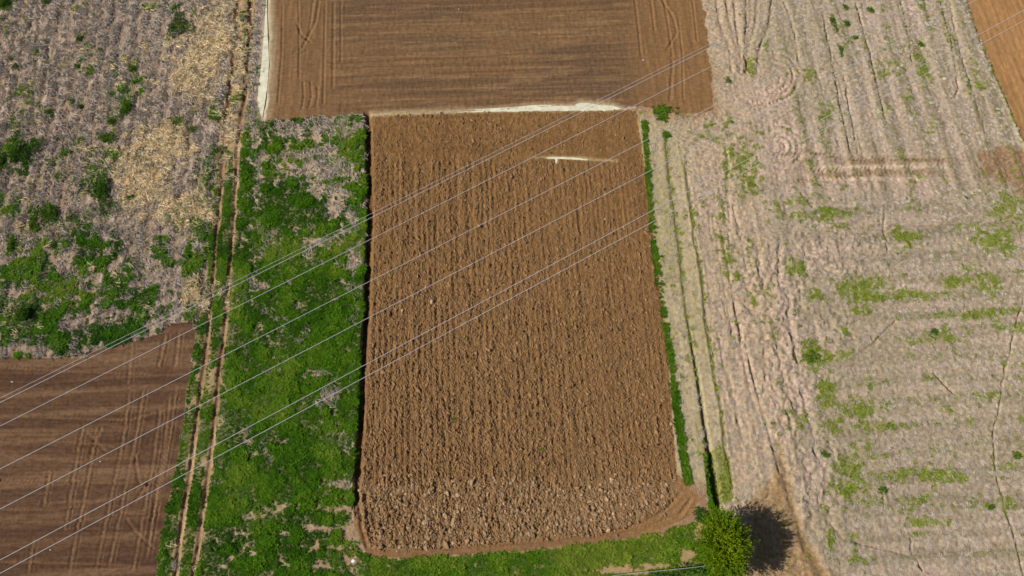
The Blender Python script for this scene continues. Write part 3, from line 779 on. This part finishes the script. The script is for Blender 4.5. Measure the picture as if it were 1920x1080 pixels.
# standing water: level sheets that fill the hollows
wm, nt, b = new_mat('milky_water')
cr = node(nt, 'ShaderNodeValToRGB'); cr.color_ramp.elements[0].color = (.44, .37, .25, 1); cr.color_ramp.elements[1].color = (.72, .69, .54, 1)
e = cr.color_ramp.elements.new(.35); e.color = (.61, .56, .40, 1)
nt.links.new(ramp(nt, noise_fac(nt, 1.3, 6), .32, .68, 0, 1), cr.inputs[0]); nt.links.new(cr.outputs[0], b.inputs['Base Color'])
b.inputs['Roughness'].default_value = .3; b.inputs['IOR'].default_value = 1.33; b.inputs['Specular IOR Level'].default_value = .2
def pool(poly, z, grow, label):
    cx = sum(p[0] for p in poly) / len(poly); cy = sum(p[1] for p in poly) / len(poly)
    pl = []
    n = len(poly)
    for i in range(n):
        a, c_, d = poly[i - 1], poly[i], poly[(i + 1) % n]
        tx, ty = d[0] - a[0], d[1] - a[1]; L = math.hypot(tx, ty)
        pl.append((c_[0] + ty / L * grow, c_[1] - tx / L * grow))
    vs = [V3(x, y, z) for x, y in pl]
    me = mesh_from('puddle', vs, [tuple(range(n))], wm)
    import bmesh
    bm = bmesh.new(); bm.from_mesh(me); bmesh.ops.triangulate(bm, faces=bm.faces[:]); bmesh.ops.recalc_face_normals(bm, faces=bm.faces[:])
    if sum(f.normal.z for f in bm.faces) < 0:
        bmesh.ops.reverse_faces(bm, faces=bm.faces[:])
    bm.to_mesh(me); bm.free()
    return tag(link('puddle', me), label, 'puddle', None, 'structure')
pool(PUD_L, -.07, 2.5, 'long milky puddle beside the harrowed field and track')
pool(PUD_T, -.055, 2.0, 'thin milky puddle between harrowed and ploughed fields')
pool(PUD_S, -.11, 1.0, 'short milky puddle inside the ploughed field')

# ------------------------------------------------------------------ scattered growth, straw and clods
def sample(prob, density, rng):
    """random ground points, density per square metre where prob = 1"""
    cell = (np.gradient(Y, axis=0) * np.gradient(X, axis=1))
    lam = np.clip(prob, 0, 1.5) * density * cell
    n = rng.poisson(lam)
    n[-1, :] = 0; n[:, -1] = 0; n[0, :] = 0; n[:, 0] = 0
    j, i = np.nonzero(n); r = n[j, i]; j = np.repeat(j, r); i = np.repeat(i, r)
    a, c_ = rng.random(len(j)), rng.random(len(j))
    x = X[j, i] + (X[j, i + 1] - X[j, i]) * a; y = Y[j, i] + (Y[j + 1, i] - Y[j, i]) * c_
    z = Z[j, i] * (1 - a) * (1 - c_) + Z[j, i + 1] * a * (1 - c_) + Z[j + 1, i] * (1 - a) * c_ + Z[j + 1, i + 1] * a * c_
    return np.stack([x, y, z], -1), j, i

def scatter(name, pts, rot, scl, tint, variants, label, cat, parent=None):
    me = bpy.data.meshes.new(name)
    me.vertices.add(len(pts)); me.vertices.foreach_set('co', pts.astype(np.float32).ravel())
    a = me.attributes.new('rot', 'FLOAT_VECTOR', 'POINT'); a.data.foreach_set('vector', rot.astype(np.float32).ravel())
    a = me.attributes.new('scl', 'FLOAT_VECTOR', 'POINT'); a.data.foreach_set('vector', scl.astype(np.float32).ravel())
    a = me.attributes.new('tint', 'FLOAT', 'POINT'); a.data.foreach_set('value', tint.astype(np.float32))
    a = me.attributes.new('pick', 'INT', 'POINT'); a.data.foreach_set('value', RNG.integers(0, len(variants), len(pts)).astype(np.int32))
    col = bpy.data.collections.new(name + '_kinds')
    for i, v in enumerate(variants):
        col.objects.link(bpy.data.objects.new('%s_kind_%d' % (name, i), v))
    o = link(name, me, parent)
    g = bpy.data.node_groups.new(name, 'GeometryNodeTree')
    g.interface.new_socket('Geometry', in_out='INPUT', socket_type='NodeSocketGeometry'); g.interface.new_socket('Geometry', in_out='OUTPUT', socket_type='NodeSocketGeometry')
    gi, go = g.nodes.new('NodeGroupInput'), g.nodes.new('NodeGroupOutput')
    ip = g.nodes.new('GeometryNodeInstanceOnPoints'); ci = g.nodes.new('GeometryNodeCollectionInfo')
    ci.inputs[0].default_value = col; ci.inputs['Separate Children'].default_value = True; ci.inputs['Reset Children'].default_value = True
    def attr(nm, t):
        n = g.nodes.new('GeometryNodeInputNamedAttribute'); n.data_type = t; n.inputs[0].default_value = nm; return n.outputs[0]
    g.links.new(gi.outputs[0], ip.inputs['Points']); g.links.new(ci.outputs[0], ip.inputs['Instance'])
    ip.inputs['Pick Instance'].default_value = True
    g.links.new(attr('pick', 'INT'), ip.inputs['Instance Index'])
    er = g.nodes.new('FunctionNodeEulerToRotation'); g.links.new(attr('rot', 'FLOAT_VECTOR'), er.inputs[0]); g.links.new(er.outputs[0], ip.inputs['Rotation'])
    g.links.new(attr('scl', 'FLOAT_VECTOR'), ip.inputs['Scale']); g.links.new(ip.outputs[0], go.inputs[0])
    o.modifiers.new('scatter', 'NODES').node_group = g
    tag(o, label, cat if parent is None else None, None, 'stuff')
    return o

def tuft(n, r, h, w, mat, seed, droop=.6):
    rd = random.Random(seed); vs, fs = [], []
    for i in range(n):
        a = rd.uniform(0, 6.283); r0 = rd.uniform(0, r * .45); L = rd.uniform(.6, 1.0); lean = rd.uniform(.3, 1.0) * r
        ca, sa = math.cos(a), math.sin(a); bx, by = ca * r0, sa * r0; hh = h * L; ww = w * rd.uniform(.7, 1.3)
        b0 = len(vs)
        for t, k in ((0, .7), (.55, 1.0), (1.0, .05)):
            zz = hh * (t if t < .6 else (1 - droop * .35)); rr = lean * (t ** 1.6)
            x, y = bx + ca * rr, by + sa * rr
            vs += [(x - sa * ww * k, y + ca * ww * k, zz), (x + sa * ww * k, y - ca * ww * k, zz)]
        fs += [(b0, b0 + 1, b0 + 3, b0 + 2), (b0 + 2, b0 + 3, b0 + 5, b0 + 4)]
    return mesh_from('tuft', vs, fs, mat)

def clod_mesh(seed, mat, sub=1):
    import bmesh
    rd = random.Random(seed); bm = bmesh.new(); bmesh.ops.create_icosphere(bm, subdivisions=sub, radius=1.0)
    sx, sy, sz = rd.uniform(.8, 1.3), rd.uniform(.6, 1.0), rd.uniform(.45, .75)
    for v in bm.verts:
        k = rd.uniform(.68, 1.22); v.co.x *= sx * k; v.co.y *= sy * k; v.co.z *= sz * k
    me = bpy.data.meshes.new('clod'); bm.to_mesh(me); bm.free(); me.materials.append(mat); return me

def straw_mesh(n, r, mat, seed):
    rd = random.Random(seed); vs, fs = [], []
    for i in range(n):
        a = rd.gauss(1.57, .7); cx, cy = rd.gauss(0, r * .5), rd.gauss(0, r * .5); L = rd.uniform(.2, .6) * .5; w = rd.uniform(.010, .020); z = rd.uniform(.005, .06); tl = rd.uniform(-.03, .05)
        ca, sa = math.cos(a), math.sin(a); b0 = len(vs)
        for s, dz in ((-1, 0), (1, tl)):
            x, y = cx + ca * L * s, cy + sa * L * s
            vs += [(x - sa * w, y + ca * w, z + dz), (x + sa * w, y - ca * w, z + dz), (x, y, z + dz + w * 1.4)]
        fs += [(b0, b0 + 3, b0 + 5, b0 + 2), (b0 + 1, b0 + 2, b0 + 5, b0 + 4), (b0, b0 + 1, b0 + 4, b0 + 3)]
    return mesh_from('straw', vs, fs, mat)

def rots(n, tilt=.2, rng=RNG):
    return np.stack([rng.normal(0, tilt, n), rng.normal(0, tilt, n), rng.uniform(0, 6.283, n)], -1)

def scales(n, lo, hi, rng=RNG):
    s = rng.uniform(lo, hi, n); return np.stack([s, s, s * rng.uniform(.8, 1.25, n)], -1)

M_GRASS = leaf_mat('lush_grass', (.030, .094, .003), (.086, .205, .005), (.21, .27, .028), .7, .28)
M_WEED = leaf_mat('yellow_green_growth', (.17, .22, .024), (.27, .33, .04), (.38, .37, .09), .6, .25)
M_STRAW = plain_mat('pale_straw', (.47, .395, .325), .8, .2, 5, 0, True)
M_GOLD = plain_mat('golden_straw', (.72, .57, .34), .8, .2, 5, 0, True)
M_CLOD = plain_mat('clod_earth', tuple(lin(134, 102, 67)), .95, .3, 9, 0, True)
M_CLODP = plain_mat('dry_clod_earth', tuple(lin(152, 125, 94)), .95, .3, 9, 0, True)

grass_kinds = [tuft(20, .30, .20, .030, M_GRASS, s, 1.0) for s in range(5)]
weed_kinds = [tuft(16, .22, .10, .020, M_WEED, 20 + s, .8) for s in range(4)]
# lush grass: stronger in bright clumps
p, j, i = sample(grass_p, 80, RNG)
lum = fbm(X * .9, Y * .9, 300, 3)[j, i]; drift = fbm(X * .22, Y * .22, 310, 3)[j, i]
n = len(p)
sc = scales(n, .40, .75) * (1 - .3 * sstep(26, 14, np.minimum(dl, dr)[j, i]))[:, None]; sc *= (.55 + 1.0 * contrast(lum, .35, .7))[:, None]
tn = np.clip(.34 + .26 * is_[9][j, i] + (lum - .5) * 1.0 + (drift - .5) * 1.5 + RNG.normal(0, .17, n), 0, 1)
scatter('grass', p, rots(n), sc, tn, grass_kinds, 'lush green grass and weeds in the strip, field margins and verge', 'grass')
pv, j, i = sample(vr + ditch_g, 85, RNG); n = len(pv)
scatter('tall_grass', pv, rots(n, .15), scales(n, .5, .95) * np.array([.8, .8, 1.6]), np.clip(.48 + (n_mid[j, i] - .5) * 1.2 + RNG.normal(0, .18, n), 0, 1), grass_kinds, 'narrow line of tall bright grass beside the mown path', 'grass')
p, j, i = sample(weed_p, 46, RNG); n = len(p)
scatter('low_growth', p, rots(n), scales(n, .5, 1.2), np.clip(.35 + RNG.normal(0, .22, n), 0, 1), weed_kinds, 'sparse yellow-green growth on the pale field and path', 'ground cover')
straws = [straw_mesh(9, .30, M_STRAW, 40 + s) for s in range(5)]; golds = [straw_mesh(12, .26, M_GOLD, 60 + s) for s in range(4)]
p, j, i = sample(straw_p * (.3 + 1.2 * contrast(n_fine, .35, .7)), 18, RNG); n = len(p)
rt = rots(n, .05); rt[:, 2] = RNG.normal(0, .5, n)
scatter('straw_litter', p, rt, scales(n, .7, 1.3) * np.where(is_[7] | is_[6], .58, 1.0)[j, i][:, None], RNG.random(n), straws, 'pale straw and stubble litter on the harvested fields', 'straw')
p, j, i = sample(gold, 26, RNG); n = len(p)
scatter('golden_straw', p, rots(n, .1), scales(n, .8, 1.5), RNG.random(n), golds, 'heaps of golden straw beside the rutted track', 'straw')
clods = [clod_mesh(80 + s, M_CLOD) for s in range(6)]; clodps = [clod_mesh(90 + s, M_CLODP) for s in range(5)]
p, j, i = sample(clod_p, 80, RNG); n = len(p)
s = RNG.gamma(2.2, .015, n) + .024; s *= 1 + .35 * sstep(250, 900, PY[j, i])
rt = rots(n, .6); rt[:, 2] = RNG.normal(.12, .38, n)
scatter('clods', p, rt, np.stack([s * .8, s * 1.9, s * 1.2], -1), RNG.random(n), clods, 'countless small brown earth clods', None, field_ob[4])
p, j, i = sample(big_p, 13, RNG); n = len(p)
s = RNG.gamma(4.0, .022, n) + .05
scatter('dry_clods', p, rots(n, .6), np.stack([s * .8, s * 1.5, s], -1), RNG.random(n), clodps, 'paler dried clods on the near headland', None, field_ob[4])

def ground_z(px, py):
    x, y = P(px, py)
    jj = np.clip(np.searchsorted(yy, float(y)), 1, NY - 1)
    ii = int(np.clip(round((float(x) / hw[jj] + 1) / 2 * (NX - 1)), 0, NX - 1))
    return float(Z[jj, ii])

# the largest clods one by one
rd = random.Random(5)
single = [clod_mesh(100 + s, M_CLODP, 2) for s in range(4)]
k = 0
while k < 160:
    px, py = rd.uniform(690, 1255), rd.uniform(915, 1012)
    jj = (py > 985 and px > 1180)
    if jj or py > 1025 - (px - 700) * .045:
        continue
    o = bpy.data.objects.new('clod', single[k % 4]); COL.objects.link(o); o.parent = field_ob[4]
    x, y, _ = V3(px, py); s_ = rd.uniform(.10, .155)
    o.location = (x, y, ground_z(px, py) + .02); o.scale = (s_, s_, s_ * .9); o.rotation_euler = (rd.uniform(-.4, .4), rd.uniform(-.4, .4), rd.uniform(0, 6.28))
    k += 1

# ------------------------------------------------------------------ plants that stand alone
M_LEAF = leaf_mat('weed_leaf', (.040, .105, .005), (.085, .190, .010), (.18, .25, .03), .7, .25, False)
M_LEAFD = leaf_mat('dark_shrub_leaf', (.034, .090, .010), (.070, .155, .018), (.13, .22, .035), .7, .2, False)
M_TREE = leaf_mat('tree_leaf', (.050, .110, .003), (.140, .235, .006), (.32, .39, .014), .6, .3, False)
M_STEM = plain_mat('green_stem', (.10, .14, .04), .8, .2, 10)
M_BARK = plain_mat('bark', (.12, .09, .06), .9, .4, 14)

def tube(pts, radii, sides=8):
    vs, fs = [], []
    for k_, (p_, r_) in enumerate(zip(pts, radii)):
        p_ = Vector(p_); a = Vector(pts[max(0, k_ - 1)]); b_ = Vector(pts[min(len(pts) - 1, k_ + 1)])
        d = (b_ - a).normalized(); u = d.cross(Vector((0, 0, 1)) if abs(d.z) < .9 else Vector((1, 0, 0))).normalized(); w = d.cross(u)
        for s in range(sides):
            an = 6.28318 * s / sides; vs.append(tuple(p_ + (u * math.cos(an) + w * math.sin(an)) * r_))
    for k_ in range(len(pts) - 1):
        for s in range(sides):
            a, b_ = k_ * sides + s, k_ * sides + (s + 1) % sides
            fs.append((a, b_, b_ + sides, a + sides))
    return vs, fs

def leaf_cloud(pos, nrm, size, tint, rd, mat, name, aspect=.45):
    """many small folded leaves at given points, each facing roughly along its normal"""
    vs, fs, tn = [], [], []
    for p_, n_, s_, t_ in zip(pos, nrm, size, tint):
        d = Vector(n_) + Vector((rd.gauss(0, .45), rd.gauss(0, .45), rd.gauss(0, .3)))
        if d.length < 1e-3: d = Vector((0, 0, 1))
        d.normalize()
        side = d.cross(Vector((rd.gauss(0, 1), rd.gauss(0, 1), rd.gauss(0, 1))))
        if side.length < 1e-3: side = Vector((1, 0, 0))
        side.normalize(); up = side.cross(d)
        p_ = Vector(p_); b0 = len(vs); w = s_ * aspect
        for q in (p_, p_ + d * s_ * .5 + side * w * .6 + up * w * .2, p_ + d * s_, p_ + d * s_ * .5 - side * w * .6 + up * w * .2):
            vs.append(tuple(q)); tn.append(t_)
        fs += [(b0, b0 + 1, b0 + 2), (b0, b0 + 2, b0 + 3)]
    me = mesh_from(name, vs, fs, mat)
    a = me.attributes.new('tint', 'FLOAT', 'POINT'); a.data.foreach_set('value', np.array(tn, np.float32))
    return me

def weed(px, py, rx, ry, label, h=.45, dark=False, ang=0.0, group='weed clumps on the left stubble field', dens=1.0, name='weed_clump', cat='weed'):
    rd = random.Random(int(px * 7 + py * 13))
    x, y, _ = V3(px, py); x2, _, _ = V3(px + 1, py); _, y2, _ = V3(px, py + 1)
    ax, ay = abs(x2 - x) * rx, abs(y2 - y) * ry
    nl = int(min(1800, max(150, 330 * ax * ay * 3.14 * dens)))
    lob = [(rd.gauss(0, .5), rd.gauss(0, .5), rd.uniform(.3, .65)) for _ in range(6)] + [(0, 0, .55)] * 2
    pos, nrm, size, tint = [], [], [], []
    while len(pos) < nl:
        l = rd.choice(lob); th = rd.uniform(0, 6.283); u = rd.random() ** .5
        qx, qy = l[0] + math.cos(th) * u * l[2], l[1] + math.sin(th) * u * l[2]
        hz_ = h * l[2] * 1.3 * math.sqrt(max(0, 1 - u * u)) * rd.uniform(.55, 1.05)
        ex, ey = qx * ax, qy * ay
        wx, wy = ex * math.cos(ang) - ey * math.sin(ang), ex * math.sin(ang) + ey * math.cos(ang)
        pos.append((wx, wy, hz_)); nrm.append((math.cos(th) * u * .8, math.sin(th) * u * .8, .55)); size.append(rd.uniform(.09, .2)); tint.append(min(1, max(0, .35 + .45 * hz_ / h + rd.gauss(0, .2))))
    pa = np.array(pos); near = ((pa[:, None] - pa[None]) ** 2).sum(-1) < .135 ** 2
    seen = np.zeros(len(pa), bool); best = []
    for q in range(len(pa)):
        if seen[q]: continue
        grp = np.zeros(len(pa), bool); grp[q] = True; fr = grp.copy()
        while fr.any():
            nx_ = near[fr].any(0) & ~grp; grp |= nx_; fr = nx_
        seen |= grp
        if grp.sum() > len(best): best = np.nonzero(grp)[0]
    pick = lambda a: [a[q] for q in best]
    pos, nrm, size, tint = pick(pos), pick(nrm), pick(size), pick(tint)
    root = bpy.data.objects.new(name, None); COL.objects.link(root); root.location = (x, y, ground_z(px, py) - .02)
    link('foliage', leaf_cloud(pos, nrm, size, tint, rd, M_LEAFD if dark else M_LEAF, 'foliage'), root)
    vs, fs = [], []
    cx_, cy_ = np.mean([p_[0] for p_ in pos]), np.mean([p_[1] for p_ in pos])
    for q in range(5):
        t_ = pos[rd.randrange(len(pos))]
        v, f = tube([(cx_, cy_, 0), ((cx_ + t_[0]) / 2, (cy_ + t_[1]) / 2, t_[2] * .6), t_], [.018, .012, .005], 5)
        b0 = len(vs); vs += v; fs += [tuple(k_ + b0 for k_ in ff) for ff in f]
    link('stem', mesh_from('stem', vs, fs, M_STEM), root)
    return tag(root, label, cat, group)

G = 'weed clumps on the left stubble field'
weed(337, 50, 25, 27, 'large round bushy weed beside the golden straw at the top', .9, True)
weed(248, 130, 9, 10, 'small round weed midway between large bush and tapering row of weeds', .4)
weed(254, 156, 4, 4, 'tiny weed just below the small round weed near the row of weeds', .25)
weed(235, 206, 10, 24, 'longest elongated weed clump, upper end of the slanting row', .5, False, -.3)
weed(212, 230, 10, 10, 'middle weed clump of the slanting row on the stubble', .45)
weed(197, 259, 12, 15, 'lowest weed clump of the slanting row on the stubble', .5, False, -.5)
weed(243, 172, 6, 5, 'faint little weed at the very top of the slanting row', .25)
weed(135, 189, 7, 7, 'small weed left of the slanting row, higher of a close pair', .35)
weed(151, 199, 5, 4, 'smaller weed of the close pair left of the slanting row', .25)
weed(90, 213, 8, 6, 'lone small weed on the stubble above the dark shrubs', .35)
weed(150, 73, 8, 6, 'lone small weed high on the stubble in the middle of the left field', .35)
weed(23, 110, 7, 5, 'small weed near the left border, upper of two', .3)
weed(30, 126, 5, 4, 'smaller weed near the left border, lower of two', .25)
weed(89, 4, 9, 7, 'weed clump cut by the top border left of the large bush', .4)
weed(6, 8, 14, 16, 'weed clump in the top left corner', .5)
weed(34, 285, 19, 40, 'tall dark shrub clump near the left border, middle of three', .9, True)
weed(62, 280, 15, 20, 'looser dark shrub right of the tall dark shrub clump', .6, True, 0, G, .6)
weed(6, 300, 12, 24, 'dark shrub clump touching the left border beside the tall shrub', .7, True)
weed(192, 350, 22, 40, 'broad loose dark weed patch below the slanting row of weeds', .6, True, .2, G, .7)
weed(92, 400, 14, 20, 'green weed clump below left of the broad dark weed patch', .5)
weed(66, 415, 9, 22, 'narrow green weed clump left of another green clump', .45)
weed(135, 408, 8, 8, 'small round weed right of the two green clumps', .35)
weed(22, 463, 10, 15, 'green weed clump near the left border above the big green patch', .45)
weed(101, 459, 7, 6, 'small round weed above the big green patch', .35)
weed(246, 372, 6, 6, 'little weed among the golden straw', .3)
weed(46, 590, 24, 20, 'dark low shrub inside the big green patch near the left border', 1.0, True)
weed(325, 225, 14, 12, 'faint olive weed between the two golden straw patches', .25, False, 0, G, .4)
weed(362, 243, 12, 8, 'faint green weed right of the olive weed near the track', .3, False, 0, G, .5)
weed(402, 285, 10, 10, 'green weed beside the left rut of the track', .4)
G2 = 'small weeds on the pale right field'
weed(1562, 44, 6, 14, 'upright bright weed near the top of the pale field', .35, False, 0, G2)
weed(1585, 46, 7, 6, 'small weed right of the upright bright weed', .3, False, 0, G2)
weed(1603, 71, 6, 4, 'small flat weed below right of the upright bright weed', .25, False, 0, G2)
weed(1575, 95, 5, 11, 'narrow weed below the upright bright weed', .3, False, 0, G2)
weed(1630, 18, 7, 6, 'weed near the top border of the pale field', .3, False, 0, G2)
weed(1585, 14, 5, 5, 'tiny weed at the top border of the pale field', .25, False, 0, G2)
weed(1724, 83, 5, 4, 'dark small weed in the pale rows right of the middle', .3, False, 0, G2)
weed(1364, 151, 6, 5, 'dark weed beside the fan of ruts next to the harrowed field', .3, False, 0, G2)
weed(1653, 918, 8, 8, 'round green weed above a short crack in the pale field', .35, False, 0, G2)
weed(1858, 949, 7, 6, 'round green weed near the long crack, lower right', .35, False, 0, G2)
weed(1750, 622, 8, 5, 'dark green weed in the middle of the pale rows', .3, False, 0, G2)
weed(1906, 856, 10, 7, 'green weed clump at the right border beside the long crack', .35, False, 0, G2)
weed(1545, 853, 7, 7, 'green weed beside the lumpy furrow in the pale field', .35, False, 0, G2)
weed(1520, 668, 16, 20, 'bright bushy weed clump beside the lumpy furrow', .35, False, 0, G2, .6)
G3 = 'shrubs beside the tree'
weed(1312, 968, 14, 20, 'dark green shrub between the tree and the field corner', .9, True, .3, G3, 1, 'shrub', 'shrub')
weed(1300, 1070, 34, 14, 'dark green shrub at the foot of the tree, near border', .9, True, 0, G3, 1, 'shrub', 'shrub')
weed(1235, 1080, 40, 10, 'low dark shrub under the pale cable, near border', .6, True, 0, G3, 1, 'shrub', 'shrub')

# ------------------------------------------------------------------ the tree
def build_tree(px, py, rx, ry, zc, rz):
    rd = random.Random(21)
    x, y, _ = V3(px, py)
    root = bpy.data.objects.new('tree', None); COL.objects.link(root); root.location = (x, y, ground_z(px, py) - .05)
    tag(root, 'round yellow-green leafy tree at the near corner of the ploughed field', 'tree')
    vs, fs = [], []
    def add(pts, rad):
        v, f = tube(pts, rad); b0 = len(vs); vs.extend(v); fs.extend([tuple(q + b0 for q in t_) for t_ in f])
    add([(0, 0, 0), (.05, .02, .6), (.0, .05, 1.3), (.05, 0, 2.4), (0, 0, 3.6)], [.22, .17, .14, .10, .03])
    tips = []
    for q in range(22):
        a = q * 2.4 + rd.uniform(-.3, .3); z0 = rd.uniform(.8, 2.6); el = rd.uniform(.15, .9)
        L = rd.uniform(1.2, 1.9)
        m_ = Vector((math.cos(a) * L * .5, math.sin(a) * L * .5, z0 + L * .35 * el)); e = Vector((math.cos(a) * L, math.sin(a) * L, z0 + L * el))
        add([(0, 0, z0), tuple(m_), tuple(e)], [.07, .045, .012])
    tr = link('trunk', mesh_from('trunk', vs, fs, M_BARK, True), root)
    pos, nrm, size, tint = [], [], [], []
    for q in range(2100):
        inner = q >= 1450
        while True:
            d = Vector((rd.gauss(0, 1), rd.gauss(0, 1), rd.gauss(0, 1)))
            if d.length > .1: break
        d.normalize()
        if d.z < -.6: d.z *= -.5
        az = math.atan2(d.y, d.x)
        bump = 1 + .09 * math.sin(5 * az + 3 * d.z) + .07 * math.sin(11 * d.z + 7 * az) + .05 * math.sin(17 * az) + rd.gauss(0, .05)
        r = (rd.uniform(.25, .75) if inner else rd.uniform(.70, 1.0)) * bump * .90
        base = Vector((d.x * rx * r, d.y * ry * r, zc + d.z * rz * r))
        gd_ = (Vector((d.x, d.y, d.z * .6 + .6)) + Vector((rd.gauss(0, .28), rd.gauss(0, .28), rd.gauss(0, .2)))).normalized()
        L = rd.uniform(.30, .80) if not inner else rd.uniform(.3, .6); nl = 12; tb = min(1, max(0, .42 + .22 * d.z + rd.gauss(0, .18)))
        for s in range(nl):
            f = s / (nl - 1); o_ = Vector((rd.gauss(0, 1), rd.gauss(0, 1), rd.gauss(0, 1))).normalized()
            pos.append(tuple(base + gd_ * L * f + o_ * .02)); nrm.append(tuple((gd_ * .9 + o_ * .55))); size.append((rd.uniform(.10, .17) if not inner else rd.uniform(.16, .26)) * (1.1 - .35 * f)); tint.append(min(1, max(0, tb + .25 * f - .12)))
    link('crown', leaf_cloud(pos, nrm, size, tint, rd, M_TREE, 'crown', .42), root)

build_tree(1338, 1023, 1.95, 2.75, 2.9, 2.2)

# ------------------------------------------------------------------ overhead wires
WM = plain_mat('weathered_aluminium', (.52, .50, .51), .5, .05, 2, .0)
def wire(a, b_, z, rad, label):
    A, B = Vector(V3(*a, z)), Vector(V3(*b_, z))
    d = (B - A).normalized(); mid = A + d * 45
    pts = [mid + d * t - Vector((0, 0, 0)) for t in np.linspace(-170, 170, 60)]
    for q, t in zip(pts, np.linspace(-170, 170, 60)):
        q.z = z + (t / 170.0) ** 2 * 3.5
    v, f = tube([tuple(q) for q in pts], [rad] * len(pts), 6)
    tag(link('power_line_wire', mesh_from('power_line_wire', v, f, WM, True)), label, 'wire', 'overhead wires crossing the fields')
HW = 20.0
wire((0, 751), (1280, 108), HW, .012, 'thinnest overhead wire, topmost of the seven crossing the fields')
wire((0, 759), (1280, 115), HW, .0165, 'overhead wire running close below the thinnest topmost wire')
wire((0, 803), (1280, 152), HW, .0165, 'third overhead wire from the top, single')
wire((0, 883), (1280, 228), HW, .0165, 'fourth overhead wire from the top, in the middle of the seven')
wire((0, 958), (1143, 360), HW, .0165, 'fifth overhead wire from the top, above the lower pair')
wire((0, 1053), (1223, 395), HW, .0165, 'upper wire of the lower pair of overhead wires')
wire((0, 1078), (1220, 418), HW, .0165, 'lowest overhead wire of the seven')

# pale cable above the shrubs at the near border
CM = plain_mat('cable_sheath', (.34, .37, .36), .5, .35, 3)
cp = [(1120, 1084), (1160, 1078), (1210, 1073), (1260, 1068), (1300, 1064), (1322, 1061)]
v, f = tube([V3(a, b_, .95) for a, b_ in cp], [.022] * len(cp), 6)
tag(link('cable', mesh_from('cable', v, f, CM, True)), 'pale thin cable over the dark shrubs beside the tree', 'cable')

# pale stones
SM = plain_mat('pale_stone', (.74, .72, .68), .8, .15, 10)
for px, py, s_, lab in ((663, 1052, .16, 'white stone on the verge below the ploughed field corner'), (22, 716, .07, 'small white stone on the dark harrowed field near its far edge'),
                        (187, 865, .06, 'small pale stone in the middle of the dark harrowed field'), (94, 1031, .07, 'small white stone beside the lowest overhead wire'),
                        (1206, 112, .09, 'white stone on the harrowed field headland'), (860, 17, .07, 'pale stone near the top of the harrowed field'),
                        (1011, 62, .06, 'pale stone in the middle of the harrowed field stripes'), (337, 567, .09, 'white stone beside the reddish straw patch near the track')):
    o = link('stone', clod_mesh(int(px), SM, 2)); x, y, _ = V3(px, py)
    o.location = (x, y, ground_z(px, py) + s_ * .3); o.scale = (s_, s_, s_)
    tag(o, lab, 'stone', 'pale stones in the fields')
